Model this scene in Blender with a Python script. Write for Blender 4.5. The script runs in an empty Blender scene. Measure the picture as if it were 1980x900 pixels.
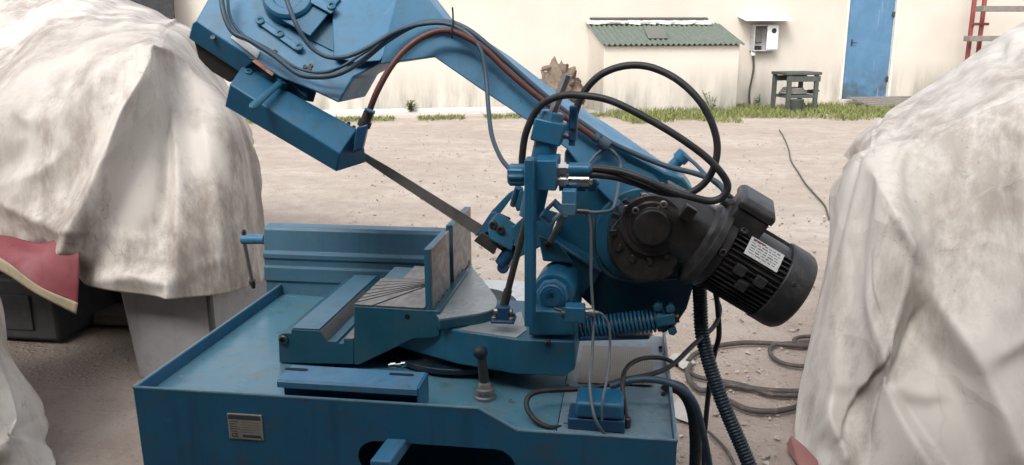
import bpy, bmesh, math, random
from mathutils import Vector, Matrix, noise
random.seed(7)
S = bpy.context.scene
COL = S.collection
V = Vector
# ------------------------------------------------------------------ camera
F = 1540.0
Dv = V((231, 1540, 374)).normalized()
Xv = V((10780, -1540, -320)); Xv = (Xv - Dv * Xv.dot(Dv)).normalized()
Uv = Xv.cross(Dv)
RI = V((Xv[0], Dv[0], Uv[0])); FW = V((Xv[1], Dv[1], Uv[1])); UP = V((Xv[2], Dv[2], Uv[2]))
CAM = V((0, 0, 1.45))
cd = bpy.data.cameras.new('camera'); cam = bpy.data.objects.new('camera', cd); COL.objects.link(cam)
cd.sensor_width = 36; cd.lens = 36 * F / 1980; cd.clip_start = 0.05; cd.clip_end = 500
m = Matrix.Identity(4)
for i in range(3):
    m[i][0], m[i][1], m[i][2] = RI[i], UP[i], -FW[i]
m.translation = CAM
cam.matrix_world = m
S.camera = cam
cd.dof.use_dof = False
# ------------------------------------------------------------------ light
SUN_EL, SUN_AZ = 46, -106         # azimuth: the direction towards the sun, degrees from +X counter-clockwise
w = bpy.data.worlds.new('World'); S.world = w; w.use_nodes = True
nt = w.node_tree; nt.nodes.clear()
sky = nt.nodes.new('ShaderNodeTexSky'); sky.sky_type = 'NISHITA'; sky.sun_disc = False
sky.sun_elevation = math.radians(SUN_EL); sky.sun_rotation = math.radians(90 - SUN_AZ)
sky.air_density = 1.0; sky.dust_density = 4.0; sky.ozone_density = 1.0; sky.altitude = 0
hs = nt.nodes.new('ShaderNodeHueSaturation'); hs.inputs['Saturation'].default_value = 0.28
bg = nt.nodes.new('ShaderNodeBackground'); bg.inputs[1].default_value = 0.15
wo = nt.nodes.new('ShaderNodeOutputWorld')
nt.links.new(sky.outputs[0], hs.inputs['Color']); nt.links.new(hs.outputs[0], bg.inputs[0]); nt.links.new(bg.outputs[0], wo.inputs[0])
sd = bpy.data.lights.new('sun', 'SUN'); sun = bpy.data.objects.new('sun', sd); COL.objects.link(sun)
sd.energy = 0.75; sd.angle = math.radians(22); sd.color = (1.0, 0.965, 0.92)
a, e = math.radians(SUN_AZ), math.radians(SUN_EL)
sdir = V((math.cos(e) * math.cos(a), math.cos(e) * math.sin(a), math.sin(e)))
sun.rotation_euler = (-sdir).to_track_quat('-Z', 'Y').to_euler()
S.view_settings.view_transform = 'Standard'; S.view_settings.look = 'None'
S.view_settings.exposure = 1.15; S.view_settings.gamma = 1

# ------------------------------------------------------------------ measuring helpers
def ray(px, py): return FW + RI * ((px - 990) / F) - UP * ((py - 450) / F)
def W(px, py, Y): d = ray(px, py); return CAM + d * (Y / d.y)
def Z(px, py, z): d = ray(px, py); return CAM + d * ((z - CAM.z) / d.z)
def proj(p):
    v = p - CAM; f = v.dot(FW)
    return 990 + F * v.dot(RI) / f, 450 - F * v.dot(UP) / f

# ------------------------------------------------------------------ mesh helpers
def crom(pts, n=8):
    out = []
    for i in range(len(pts) - 1):
        p0 = pts[max(i - 1, 0)]; p1 = pts[i]; p2 = pts[i + 1]; p3 = pts[min(i + 2, len(pts) - 1)]
        for k in range(n):
            t = k / n
            out.append(0.5 * ((2 * p1) + (p2 - p0) * t + (2 * p0 - 5 * p1 + 4 * p2 - p3) * t * t + (3 * p1 - p0 - 3 * p2 + p3) * t ** 3))
    out.append(pts[-1].copy())
    return out
def ccrom(pts, n=8):      # centripetal: no overshoot where control points lie close together
    out = []
    P_ = [pts[0] * 2 - pts[1]] + list(pts) + [pts[-1] * 2 - pts[-2]]
    for i in range(1, len(P_) - 2):
        a, b, c, d = P_[i - 1:i + 3]
        t0 = 0.0; t1 = t0 + max(1e-4, (b - a).length ** .5); t2 = t1 + max(1e-4, (c - b).length ** .5); t3 = t2 + max(1e-4, (d - c).length ** .5)
        for k in range(n):
            t = t1 + (t2 - t1) * k / n
            A1 = a * ((t1 - t) / (t1 - t0)) + b * ((t - t0) / (t1 - t0)); A2 = b * ((t2 - t) / (t2 - t1)) + c * ((t - t1) / (t2 - t1)); A3 = c * ((t3 - t) / (t3 - t2)) + d * ((t - t2) / (t3 - t2))
            B1 = A1 * ((t2 - t) / (t2 - t0)) + A2 * ((t - t0) / (t2 - t0)); B2 = A2 * ((t3 - t) / (t3 - t1)) + A3 * ((t - t1) / (t3 - t1))
            out.append(B1 * ((t2 - t) / (t2 - t1)) + B2 * ((t - t1) / (t2 - t1)))
    out.append(pts[-1].copy())
    return out
class MB:
    def __init__(s): s.bm = bmesh.new()
    def hull(s, pts):
        vs = [s.bm.verts.new(p) for p in pts]
        r = bmesh.ops.convex_hull(s.bm, input=vs, use_existing_faces=False)
        dead = [g for g in r['geom_interior'] if isinstance(g, bmesh.types.BMVert)] + [g for g in r['geom_unused'] if isinstance(g, bmesh.types.BMVert)]
        dead = list({v for v in dead if v.is_valid and not v.link_faces})
        if dead: bmesh.ops.delete(s.bm, geom=dead, context='VERTS')
        es = [e for e in {e for v in vs if v.is_valid for e in v.link_edges} if len(e.link_faces) == 2 and e.calc_face_angle() < 0.004]
        if es: bmesh.ops.dissolve_edges(s.bm, edges=es, use_verts=False)
        return s
    def box(s, x0, x1, y0, y1, z0, z1):
        return s.hull([V((x, y, z)) for x in (x0, x1) for y in (y0, y1) for z in (z0, z1)])
    def obox(s, c, ax, ay, az):      # centre and three half-axis vectors
        return s.hull([c + ax * i + ay * j + az * k for i in (-1, 1) for j in (-1, 1) for k in (-1, 1)])
    def prism(s, pts, ext):          # polygon (3D points) swept along ext
        a = [s.bm.verts.new(p) for p in pts]; b = [s.bm.verts.new(p + ext) for p in pts]
        n = len(pts)
        s.bm.faces.new(a); s.bm.faces.new(b[::-1])
        for i in range(n): s.bm.faces.new((a[i], b[i], b[(i + 1) % n], a[(i + 1) % n]))
        return s
    def loft(s, secs, cap=True, closed=True):
        rows = [[s.bm.verts.new(p) for p in sec] for sec in secs]
        n = len(rows[0])
        for r0, r1 in zip(rows, rows[1:]):
            for i in range(n if closed else n - 1):
                s.bm.faces.new((r0[i], r0[(i + 1) % n], r1[(i + 1) % n], r1[i]))
        if cap and closed:
            s.bm.faces.new(rows[0][::-1]); s.bm.faces.new(rows[-1])
        return s
    def tube(s, pts, r, n=10, sm=8, smooth=True):
        if smooth and len(pts) > 2: pts = crom(pts, sm)
        t = (pts[1] - pts[0]).normalized()
        u = t.cross(V((0.3, 0.1, 1))).normalized()
        secs = []
        for i, p in enumerate(pts):
            t = (pts[min(i + 1, len(pts) - 1)] - pts[max(i - 1, 0)]).normalized()
            u = (u - t * u.dot(t)).normalized(); v = t.cross(u)
            rr = r(i) if callable(r) else r
            secs.append([p + (u * math.cos(k * 2 * math.pi / n) + v * math.sin(k * 2 * math.pi / n)) * rr for k in range(n)])
        return s.loft(secs)
    def lathe(s, p0, d, prof, n=28):     # prof: (distance along d, radius)
        d = d.normalized(); u = d.cross(V((0.2, 0.35, 1))).normalized(); v = d.cross(u)
        return s.loft([[p0 + d * t + (u * math.cos(k * 2 * math.pi / n) + v * math.sin(k * 2 * math.pi / n)) * max(r, 1e-4) for k in range(n)] for t, r in prof])
    def cyl(s, p0, p1, r, n=20, r1=None):
        return s.lathe(p0, p1 - p0, [(0, r), ((p1 - p0).length, r if r1 is None else r1)], n)
    def screw(s, p, d, r=0.005, h=0.005):     # socket cap screw, p on the surface, d outwards
        return s.lathe(p, d, [(-0.002, r), (h * .85, r), (h, r * .85), (h, r * .5), (h * .4, r * .45), (h * .4, 0.0002)], 12)
WL = {}
def finish(o, name, mat, parent, me):
    pass
def ob(name, mb, mat, parent=None, bevel=0.0, ang=35, label=None, kind=None, seg=2):
    bm = mb.bm if isinstance(mb, MB) else mb
    bmesh.ops.recalc_face_normals(bm, faces=bm.faces[:])
    xs = [v.co for v in bm.verts]
    lo = V((min(c.x for c in xs), min(c.y for c in xs), min(c.z for c in xs))); hi = V((max(c.x for c in xs), max(c.y for c in xs), max(c.z for c in xs)))
    c = (lo + hi) / 2
    if parent is None: c.z = lo.z
    for v in bm.verts: v.co -= c
    me = bpy.data.meshes.new(name); bm.to_mesh(me); bm.free()
    me.materials.append(mat)
    for p in me.polygons: p.use_smooth = True
    me.set_sharp_from_angle(angle=math.radians(ang))
    o = bpy.data.objects.new(name, me); COL.objects.link(o)
    WL[o.name] = c
    if parent: o.parent = parent; o.location = c - WL[parent.name]
    else: o.location = c
    if bevel:
        b = o.modifiers.new('bevel', 'BEVEL'); b.width = bevel; b.segments = seg; b.limit_method = 'ANGLE'; b.angle_limit = math.radians(ang)
    if label: o['label'] = label
    if kind: o['kind'] = kind
    return o
def thing(name, loc, label, cat, group=None):
    o = bpy.data.objects.new(name, None); COL.objects.link(o); o.location = loc; o.empty_display_size = .1
    WL[o.name] = V(loc); o['label'] = label; o['category'] = cat
    if group: o['group'] = group
    return o
def tag(o, label, cat, group=None):
    o['label'] = label; o['category'] = cat
    if group: o['group'] = group
    return o

# ------------------------------------------------------------------ materials
class N:
    def __init__(s, name):
        s.m = bpy.data.materials.new(name); s.m.use_nodes = True; s.t = s.m.node_tree
        s.b = s.t.nodes['Principled BSDF']; s.tc = s.t.nodes.new('ShaderNodeTexCoord')
    def n(s, typ, **k):
        x = s.t.nodes.new(typ)
        for a, b in k.items():
            if a in x.inputs.keys(): x.inputs[a].default_value = b
            else: setattr(x, a, b)
        return x
    def l(s, a, b): s.t.links.new(a, b)
    def noise(s, scale, detail=5, rough=.6, coord='Object', vec=None, dist=0.0):
        x = s.n('ShaderNodeTexNoise', Scale=scale, Detail=detail, Roughness=rough, Distortion=dist)
        s.l(vec if vec else s.tc.outputs[coord], x.inputs['Vector']); return x.outputs['Fac']
    def ramp(s, fac, stops):
        r = s.n('ShaderNodeValToRGB'); cr = r.color_ramp
        while len(cr.elements) < len(stops): cr.elements.new(.5)
        for e, (p, c) in zip(cr.elements, stops):
            e.position = p; e.color = (c, c, c, 1) if not hasattr(c, '__len__') else (*c, 1)
        s.l(fac, r.inputs[0]); return r.outputs['Color']
    def mix(s, fac, a, b, mode='MIX'):
        x = s.n('ShaderNodeMix', data_type='RGBA', blend_type=mode)
        for v, i in ((fac, 0), (a, 6), (b, 7)):
            if hasattr(v, 'is_linked') or hasattr(v, 'links'): s.l(v, x.inputs[i])
            elif i == 0: x.inputs[0].default_value = v
            else: x.inputs[i].default_value = (*v, 1)
        return x.outputs[2]
    def mapping(s, scale, coord='Object', rot=(0, 0, 0)):
        x = s.n('ShaderNodeMapping'); x.inputs['Scale'].default_value = scale; x.inputs['Rotation'].default_value = rot
        s.l(s.tc.outputs[coord], x.inputs['Vector']); return x.outputs[0]
    def bump(s, fac, strength=.3, dist=.002, prev=None):
        x = s.n('ShaderNodeBump', Strength=strength, Distance=dist); s.l(fac, x.inputs['Height'])
        if prev: s.l(prev, x.inputs['Normal'])
        return x.outputs['Normal']
    def done(s, col, rough=.5, metal=0.0, normal=None, spec=None):
        if hasattr(col, 'links') or hasattr(col, 'is_linked'): s.l(col, s.b.inputs['Base Color'])
        else: s.b.inputs['Base Color'].default_value = (*col, 1)
        if hasattr(rough, 'is_linked'): s.l(rough, s.b.inputs['Roughness'])
        else: s.b.inputs['Roughness'].default_value = rough
        s.b.inputs['Metallic'].default_value = metal
        if normal: s.l(normal, s.b.inputs['Normal'])
        if spec is not None: s.b.inputs['Specular IOR Level'].default_value = spec
        return s.m
def paint(name, c, dark, light, rough=.42, wear=.5, bump=.12, bs=220, dirt=(.10, .08, .06), dirtamt=.35, spec=.5):
    k = N(name)
    v = k.mix(k.ramp(k.noise(7, 6, .65), [(.3, 0.0), (.7, 1.0)]), dark, c)
    v = k.mix(k.ramp(k.noise(38, 8, .7), [(.60, 0.0), (.78, wear)]), v, light)
    d = k.ramp(k.noise(16, 10, .75, dist=.6), [(.50, 0.0), (.70, dirtamt)])
    v = k.mix(d, v, dirt)
    run = k.noise(1.0, 6, .7, vec=k.mapping((26, 26, 1.6)))
    v = k.mix(k.ramp(run, [(.54, 0.0), (.70, dirtamt * .75)]), v, tuple(.35 * q for q in c))
    sc = k.noise(1.0, 6, .7, vec=k.mapping((160, 14, 160), rot=(.4, .3, .5)))
    v = k.mix(k.ramp(sc, [(.66, 0.0), (.72, .35)]), v, light)
    chip = k.mix(1.0, k.ramp(k.noise(48, 7, .72), [(.63, 0.0), (.66, .9)]), k.ramp(k.noise(5, 4), [(.45, 0.0), (.58, 1.0)]), 'MULTIPLY')
    v = k.mix(chip, v, (.085, .062, .05))
    rg = k.ramp(k.noise(12, 6, .6), [(.3, rough * .8), (.7, min(1, rough * 1.35))])
    return k.done(v, rg, 0, k.bump(k.noise(bs, 4, .6), bump, .001, k.bump(k.noise(26, 4), bump * .8, .004)), spec)
M = {}
M['blue'] = paint('blue_paint', (.021, .155, .285), (.015, .12, .225), (.09, .245, .35), .34, .6, dirtamt=.5)
M['blue_light'] = paint('light_blue_paint', (.062, .225, .375), (.046, .18, .32), (.17, .34, .45), .42, .5, dirtamt=.5)
M['blue_cast'] = paint('blue_cast_paint', (.021, .145, .24), (.014, .108, .185), (.09, .22, .30), .4, .6, .3, 150, dirtamt=.5)
M['teal_cast'] = paint('teal_cast_paint', (.02, .115, .165), (.014, .085, .13), (.10, .20, .24), .4, .6, .3, 120)
M['blue_deep'] = paint('deep_blue_paint', (.012, .075, .17), (.008, .055, .13), (.05, .15, .26), .38, .4)
M['dark_navy'] = paint('navy_paint_with_shade', (.010, .030, .052), (.007, .02, .035), (.03, .07, .10), .5)  # navy paint, dark enough to carry the shade under the vice block
M['grey_blue'] = paint('grey_blue_paint', (.085, .195, .275), (.065, .16, .235), (.18, .30, .37), .4, .5)
M['floor_paint'] = paint('tray_paint', (.085, .235, .32), (.12, .26, .325), (.20, .34, .40), .22, .6, .1, 140, (.19, .17, .14), .6)
M['floor_grey'] = paint('worn_tray_paint', (.15, .28, .36), (.24, .31, .35), (.34, .39, .42), .28, .7, .1, 140, (.20, .18, .155), .75)
def metal(name, c, c2, rough=.35, met=.9, sc=(2, 120, 120), dirtamt=.5, dirt=(.05, .04, .03)):
    k = N(name)
    g = k.noise(1.0, 5, .6, vec=k.mapping(sc))
    v = k.mix(g, c, c2)
    v = k.mix(k.ramp(k.noise(22, 8, .7, dist=.5), [(.5, 0.0), (.75, dirtamt)]), v, dirt)
    return k.done(v, k.ramp(g, [(.3, rough * .75), (.7, rough * 1.4)]), met, k.bump(g, .08, .001))
M['steel'] = metal('ground_steel', (.36, .34, .33), (.24, .235, .235), .42, .75, (50, 50, 50))
M['iron_table'] = metal('worn_cast_iron', (.30, .262, .24), (.20, .182, .172), .38, .75, (70, 40, 70), .4)
M['rim'] = paint('worn_highlight_paint', (.20, .31, .38), (.10, .24, .34), (.40, .45, .48), .35, .8)  # edge wear, with the white highlight of the rims put into the colour
M['pad'] = paint('worn_pad_and_sheen', (.33, .36, .365), (.25, .29, .30), (.44, .46, .46), .28, .6, .1, 140, (.16, .15, .13), .6)  # worn pale metal; on the console top it paints in sky reflection
M['jaw'] = metal('jaw_steel', (.30, .28, .275), (.21, .20, .20), .42, .7, (45, 45, 70), .55)
M['blade'] = metal('blade_steel', (.26, .245, .225), (.18, .17, .16), .4, .7, (4, 100, 100))
M['chrome'] = metal('bright_plated_steel', (.72, .70, .66), (.55, .54, .52), .2, 1.0, (40, 40, 40), .2)
M['dark_steel'] = metal('dark_oily_steel', (.10, .095, .09), (.06, .058, .055), .4, .6, (40, 40, 40))
M['bronze'] = metal('bronze_strip', (.26, .11, .07), (.17, .08, .055), .5, .5)
M['plate'] = metal('aluminium_plate', (.50, .48, .43), (.40, .39, .35), .45, .4, (30, 30, 30), .5, (.12, .10, .08))
M['motor'] = paint('black_motor_paint', (.034, .034, .036), (.024, .024, .025), (.10, .097, .094), .42, .7, .25, 160, (.13, .115, .10), .5)
M['gear'] = paint('oily_black_cast', (.034, .032, .031), (.022, .021, .021), (.10, .092, .085), .28, .6, .4, 110, (.085, .062, .048), .55)
def rubber(name, c, rough=.5, dust=(.16, .145, .13), amt=.35):
    k = N(name)
    v = k.mix(k.ramp(k.noise(30, 8, .7), [(.5, 0.0), (.8, amt)]), c, dust)
    return k.done(v, rough, 0, k.bump(k.noise(300, 3), .15, .0006))
M['hose'] = rubber('black_rubber', (.022, .022, .024))
M['hose_blue'] = rubber('grey_blue_hose', (.04, .075, .11))
M['hose_brown'] = rubber('red_brown_hose', (.115, .042, .032), .5, (.2, .12, .09))
M['cable'] = rubber('thin_grey_cable', (.13, .15, .17), .45)
M['conduit'] = rubber('blue_black_conduit', (.014, .03, .044), .4)
M['ground_hose'] = rubber('dusty_hose', (.05, .042, .038), .65, (.22, .17, .14), .6)
M['white_label'] = paint('printed_label', (.72, .72, .70), (.62, .62, .60), (.8, .8, .78), .5, .2, .05)
M['paper'] = paint('dirty_paper', (.42, .39, .36), (.33, .30, .27), (.52, .49, .46), .8)
M['print'] = N('label_print').done((.07, .07, .075), .6)
M['black'] = N('dark_interior').done((.006, .007, .009), .8)
k = N('perforated_vent')
vo = k.n('ShaderNodeTexVoronoi', Scale=1.0, Randomness=.0); k.l(k.mapping((190, 190, 190), rot=(0, 0, .785)), vo.inputs['Vector'])
hole = k.ramp(vo.outputs['Distance'], [(.30, 0.0), (.40, 1.0)])
v = k.mix(hole, (.05, .045, .04), (.30, .275, .25)); v = k.mix(k.ramp(k.noise(20, 8, .7), [(.45, 0.0), (.7, .6)]), v, (.18, .15, .12))
M['vent'] = k.done(v, .45, .5, k.bump(hole, .5, .001))
# tarps
def tarp_mat(name, base, seed, stain=(.25, .19, .14), amt=.6):
    k = N(name)
    mp = k.n('ShaderNodeMapping'); mp.inputs['Location'].default_value = (seed, seed * .7, seed * .3); k.l(k.tc.outputs['Object'], mp.inputs['Vector']); vec = mp.outputs[0]
    ms_ = k.n('ShaderNodeMapping'); ms_.inputs['Scale'].default_value = (1.25, 1.25, .5); k.l(vec, ms_.inputs['Vector']); smear = ms_.outputs[0]
    big = k.noise(1.6, 6, .6, vec=smear)
    fine = k.noise(9, 10, .72, vec=smear)
    s1 = k.ramp(big, [(.43, 0.0), (.58, 1.0)])
    s2 = k.ramp(fine, [(.38, 0.1), (.58, 1.0)])
    v = k.mix(k.mix(1.0, s1, s2, 'MULTIPLY'), base, tuple(b * .25 + s * .75 for b, s in zip(base, stain)))
    v = k.mix(k.ramp(k.noise(3.0, 10, .70, vec=smear), [(.49, 0.0), (.64, amt)]), v, stain)
    v = k.mix(k.ramp(k.noise(.9, 5, .6, vec=vec), [(.42, 0.0), (.68, .5)]), v, tuple(.5 * b + .45 * q for b, q in zip(base, stain)))
    # sharp fold lines and short dark scuffs
    wv = k.n('ShaderNodeTexNoise', Scale=1.3, Detail=4.0); k.l(vec, wv.inputs['Vector'])
    ad = k.n('ShaderNodeVectorMath', operation='MULTIPLY_ADD'); k.l(wv.outputs['Color'], ad.inputs[0]); ad.inputs[1].default_value = (.55, .55, .55); k.l(vec, ad.inputs[2])
    cr = k.n('ShaderNodeTexVoronoi', feature='DISTANCE_TO_EDGE', Scale=2.3); k.l(ad.outputs[0], cr.inputs['Vector'])
    line = k.ramp(cr.outputs['Distance'], [(.0, 1.0), (.014, 0.0)]); ridge = k.ramp(cr.outputs['Distance'], [(.0, 1.0), (.10, 0.0)])
    brk = k.ramp(k.noise(2.4, 3, .5, vec=vec), [(.50, 0.0), (.62, .16)])
    v = k.mix(k.mix(1.0, line, brk, 'MULTIPLY'), v, (.20, .165, .135))
    sv = k.n('ShaderNodeTexVoronoi', feature='DISTANCE_TO_EDGE', Scale=13.0); k.l(ad.outputs[0], sv.inputs['Vector'])
    v = k.mix(k.mix(1.0, k.ramp(sv.outputs['Distance'], [(.0, 1.0), (.03, 0.0)]), k.ramp(k.noise(5.5, 4, .6, vec=vec), [(.60, 0.0), (.66, .4)]), 'MULTIPLY'), v, (.12, .10, .085))
    dots = k.noise(46, 6, .8, vec=vec)
    v = k.mix(k.mix(1.0, k.ramp(dots, [(.60, 0.0), (.68, .75)]), k.ramp(k.noise(2.6, 4, .6, vec=vec), [(.46, 0.0), (.60, 1.0)]), 'MULTIPLY'), v, (.11, .09, .075))
    wr = k.noise(4.2, 4, .5, vec=vec)
    return k.done(v, .6, 0, k.bump(k.noise(60, 6, .7, vec=vec), .14, .003, k.bump(wr, .15, .02, k.bump(ridge, .3, .01))), .35)
M['tarp_left'] = tarp_mat('dirty_white_tarpaulin', (.54, .50, .455), 1.0, (.165, .13, .108), .75)
M['tarp_right'] = tarp_mat('stained_white_tarpaulin', (.53, .505, .465), 5.0, (.185, .15, .125), .7)
M['tarp_near'] = tarp_mat('near_white_tarpaulin', (.52, .49, .445), 9.0)
M['tarp_red'] = paint('red_tarpaulin', (.21, .04, .05), (.15, .03, .038), (.30, .09, .095), .55, .4, .1, 60, (.16, .06, .06), .6)
M['red_faded'] = paint('faded_red_tarpaulin', (.26, .11, .10), (.19, .08, .075), (.36, .22, .20), .65, .4, .1, 60, (.2, .14, .12), .7)
M['hem'] = paint('tan_hem', (.36, .30, .20), (.27, .22, .15), (.42, .36, .27), .7, .4)
# masonry, soil
k = N('cream_plaster')
v = k.mix(k.ramp(k.noise(.6, 6, .6, 'Object'), [(.35, 0.0), (.65, 1.0)]), (.50, .452, .39), (.56, .512, .45))
geo = k.n('ShaderNodeNewGeometry'); sx = k.n('ShaderNodeSeparateXYZ'); k.l(geo.outputs['Position'], sx.inputs[0])
streak = k.noise(1.0, 7, .7, vec=k.mapping((2.2, 2.2, .35)))
hgt = k.n('ShaderNodeMapRange'); hgt.inputs['From Min'].default_value = .0; hgt.inputs['From Max'].default_value = 1.0; hgt.inputs['To Min'].default_value = 1; hgt.inputs['To Max'].default_value = 0
k.l(sx.outputs['Z'], hgt.inputs['Value'])
st = k.n('ShaderNodeMath', operation='MULTIPLY'); k.l(hgt.outputs[0], st.inputs[0]); k.l(k.ramp(streak, [(.38, 0.0), (.62, 1.0)]), st.inputs[1])
st2 = k.n('ShaderNodeMath', operation='MULTIPLY'); k.l(st.outputs[0], st2.inputs[0]); st2.inputs[1].default_value = .95
v = k.mix(st2.outputs[0], v, (.18, .185, .16))
v = k.mix(k.ramp(k.noise(1.4, 9, .75, dist=.5), [(.62, 0.0), (.8, .25)]), v, (.36, .37, .32))
M['wall'] = k.done(v, .85, 0, k.bump(k.noise(25, 6), .25, .01))
k = N('concrete'); v = k.mix(k.noise(9, 8, .7), (.34, .31, .29), (.55, .52, .49)); M['concrete'] = k.done(v, .85, 0, k.bump(k.noise(60, 6), .3, .006))
k = N('whitewash'); v = k.mix(k.ramp(k.noise(6, 8, .7), [(.3, 0.0), (.7, 1.0)]), (.50, .48, .45), (.64, .62, .58)); M['whitewash'] = k.done(v, .8, 0, k.bump(k.noise(40, 6), .3, .006))
k = N('dry_gravel_soil')
v = k.mix(k.ramp(k.noise(.55, 8, .65), [(.35, 0.0), (.65, 1.0)]), (.36, .305, .26), (.46, .405, .355))
v = k.mix(k.ramp(k.noise(5, 9, .72, dist=.4), [(.42, 0.0), (.68, .8)]), v, (.29, .235, .195))
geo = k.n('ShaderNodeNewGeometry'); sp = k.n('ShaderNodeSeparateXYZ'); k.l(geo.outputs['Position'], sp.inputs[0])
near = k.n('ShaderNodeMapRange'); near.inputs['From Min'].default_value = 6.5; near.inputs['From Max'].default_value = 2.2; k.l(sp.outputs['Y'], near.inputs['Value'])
shade_damp = k.mix(1.0, near.outputs[0], k.ramp(k.noise(1.1, 8, .7, dist=.5), [(.30, .25), (.62, .85)]), 'MULTIPLY')  # shed shade painted into the near soil colour, broken up with brown damp
v = k.mix(shade_damp, v, (.20, .155, .13))
rut = k.ramp(k.noise(1.0, 5, .6, vec=k.mapping((.22, 1.5, 1))), [(.42, 0.0), (.66, .55)])
v = k.mix(rut, v, (.30, .255, .22))
vo = k.n('ShaderNodeTexVoronoi', Scale=34.0); k.l(k.tc.outputs['Object'], vo.inputs['Vector'])
peb = k.ramp(vo.outputs['Distance'], [(.12, 1.0), (.42, 0.0)])
bwn = k.n('ShaderNodeRGBToBW'); k.l(vo.outputs['Color'], bwn.inputs[0])
v = k.mix(k.mix(1.0, peb, k.ramp(bwn.outputs[0], [(.35, 0.0), (.75, .30)]), 'MULTIPLY'), v, (.42, .37, .33))
v = k.mix(k.ramp(k.noise(70, 8, .8), [(.58, 0.0), (.72, .7)]), v, (.22, .165, .135))
M['soil'] = k.done(v, .95, 0, k.bump(k.noise(45, 8, .75), .6, .012, k.bump(peb, .5, .01)), .2)
k = N('pebble_stone'); oi = k.n('ShaderNodeTexNoise', Scale=9.0); k.l(k.tc.outputs['Object'], oi.inputs[0])
M['pebble'] = k.done(k.mix(k.ramp(oi.outputs['Fac'], [(.35, 0.0), (.65, 1.0)]), (.20, .165, .14), (.42, .37, .33)), .9)
k = N('grass_blades'); M['grass'] = k.done(k.mix(k.noise(2.2, 5), (.09, .125, .035), (.25, .25, .10)), .7, spec=.2)
M['weed'] = N('weed_leaf').done((.085, .13, .035), .7)
M['green_roof'] = paint('faded_green_sheet', (.115, .145, .12), (.08, .105, .088), (.24, .26, .23), .6, .6, .1, 40, (.13, .115, .09), .6)
M['green_patch'] = paint('grey_green_patch', (.135, .145, .13), (.10, .11, .097), (.22, .225, .21), .7)
M['patch'] = paint('grey_patch_sheet', (.17, .165, .15), (.13, .125, .115), (.26, .25, .23), .7)
k = N('door_blue_paint'); geo = k.n('ShaderNodeNewGeometry'); sp = k.n('ShaderNodeSeparateXYZ'); k.l(geo.outputs['Position'], sp.inputs[0])
lo = k.n('ShaderNodeMapRange'); lo.inputs['From Min'].default_value = .95; lo.inputs['From Max'].default_value = .3; k.l(sp.outputs['Z'], lo.inputs['Value'])
v = k.mix(k.ramp(k.noise(2.2, 7, .65), [(.35, 0.0), (.65, 1.0)]), (.06, .15, .255), (.085, .19, .31))
v = k.mix(k.mix(1.0, lo.outputs[0], k.ramp(k.noise(2.6, 7, .65), [(.40, 0.0), (.56, .85)]), 'MULTIPLY'), v, (.055, .075, .085))
v = k.mix(k.ramp(k.noise(1.0, 7, .7, vec=k.mapping((9, 9, 1.2))), [(.60, 0.0), (.72, .5)]), v, (.30, .36, .40))
M['door'] = k.done(v, .55, 0, k.bump(k.noise(12, 5), .2, .01))
M['door_frame'] = paint('old_white_paint', (.66, .63, .57), (.56, .52, .46), (.72, .7, .66), .6)
M['wood'] = paint('weathered_timber', (.22, .20, .18), (.15, .135, .12), (.34, .32, .29), .8, .6, .4, 60)
M['bench'] = paint('dark_green_grey_timber', (.075, .085, .075), (.05, .057, .05), (.16, .17, .155), .75, .5)
M['stump'] = paint('dry_root_wood', (.20, .15, .11), (.10, .075, .055), (.34, .28, .22), .85, .6, .8, 40)
M['white_paint'] = paint('white_enamel', (.76, .75, .73), (.68, .67, .65), (.8, .8, .79), .5, .3)
M['grey_case'] = paint('aged_grey_enamel', (.47, .47, .475), (.40, .40, .405), (.6, .6, .59), .5)
M['red_steel'] = paint('red_oxide_steel', (.23, .045, .04), (.16, .03, .028), (.33, .11, .09), .55)
M['cabinet'] = paint('grey_cabinet_paint', (.27, .265, .27), (.23, .225, .23), (.35, .345, .34), .5, .3, .05, 100)
M['dark_base'] = paint('dark_grey_machine_paint', (.05, .05, .053), (.034, .034, .036), (.10, .10, .10), .6)
M['dark_sheet'] = paint('dark_grey_sheet', (.035, .037, .04), (.025, .027, .03), (.07, .07, .07), .85, spec=.2)

# ================================================================== SETTING
g = MB()
gx = [-60, -30, -12] + [(-8 + i * .25) for i in range(65)] + [12, 30, 60]
gy = [-20, -6, -2] + [i * .25 for i in range(0, 60)] + [16, 20, 30, 60]
rows = [[g.bm.verts.new((x, y, (noise.noise(V((x * .8, y * .8, 0))) * .012 + noise.noise(V((x * 2.7, y * 2.7, 3))) * .008 - .012) if -8 <= x <= 8 and 0 <= y <= 14.8 else -.006)) for x in gx] for y in gy]
for r0, r1 in zip(rows, rows[1:]):
    for i in range(len(gx) - 1): g.bm.faces.new((r0[i], r0[i + 1], r1[i + 1], r1[i]))
o = ob('ground', g, M['soil'], ang=180, kind='structure')
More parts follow.
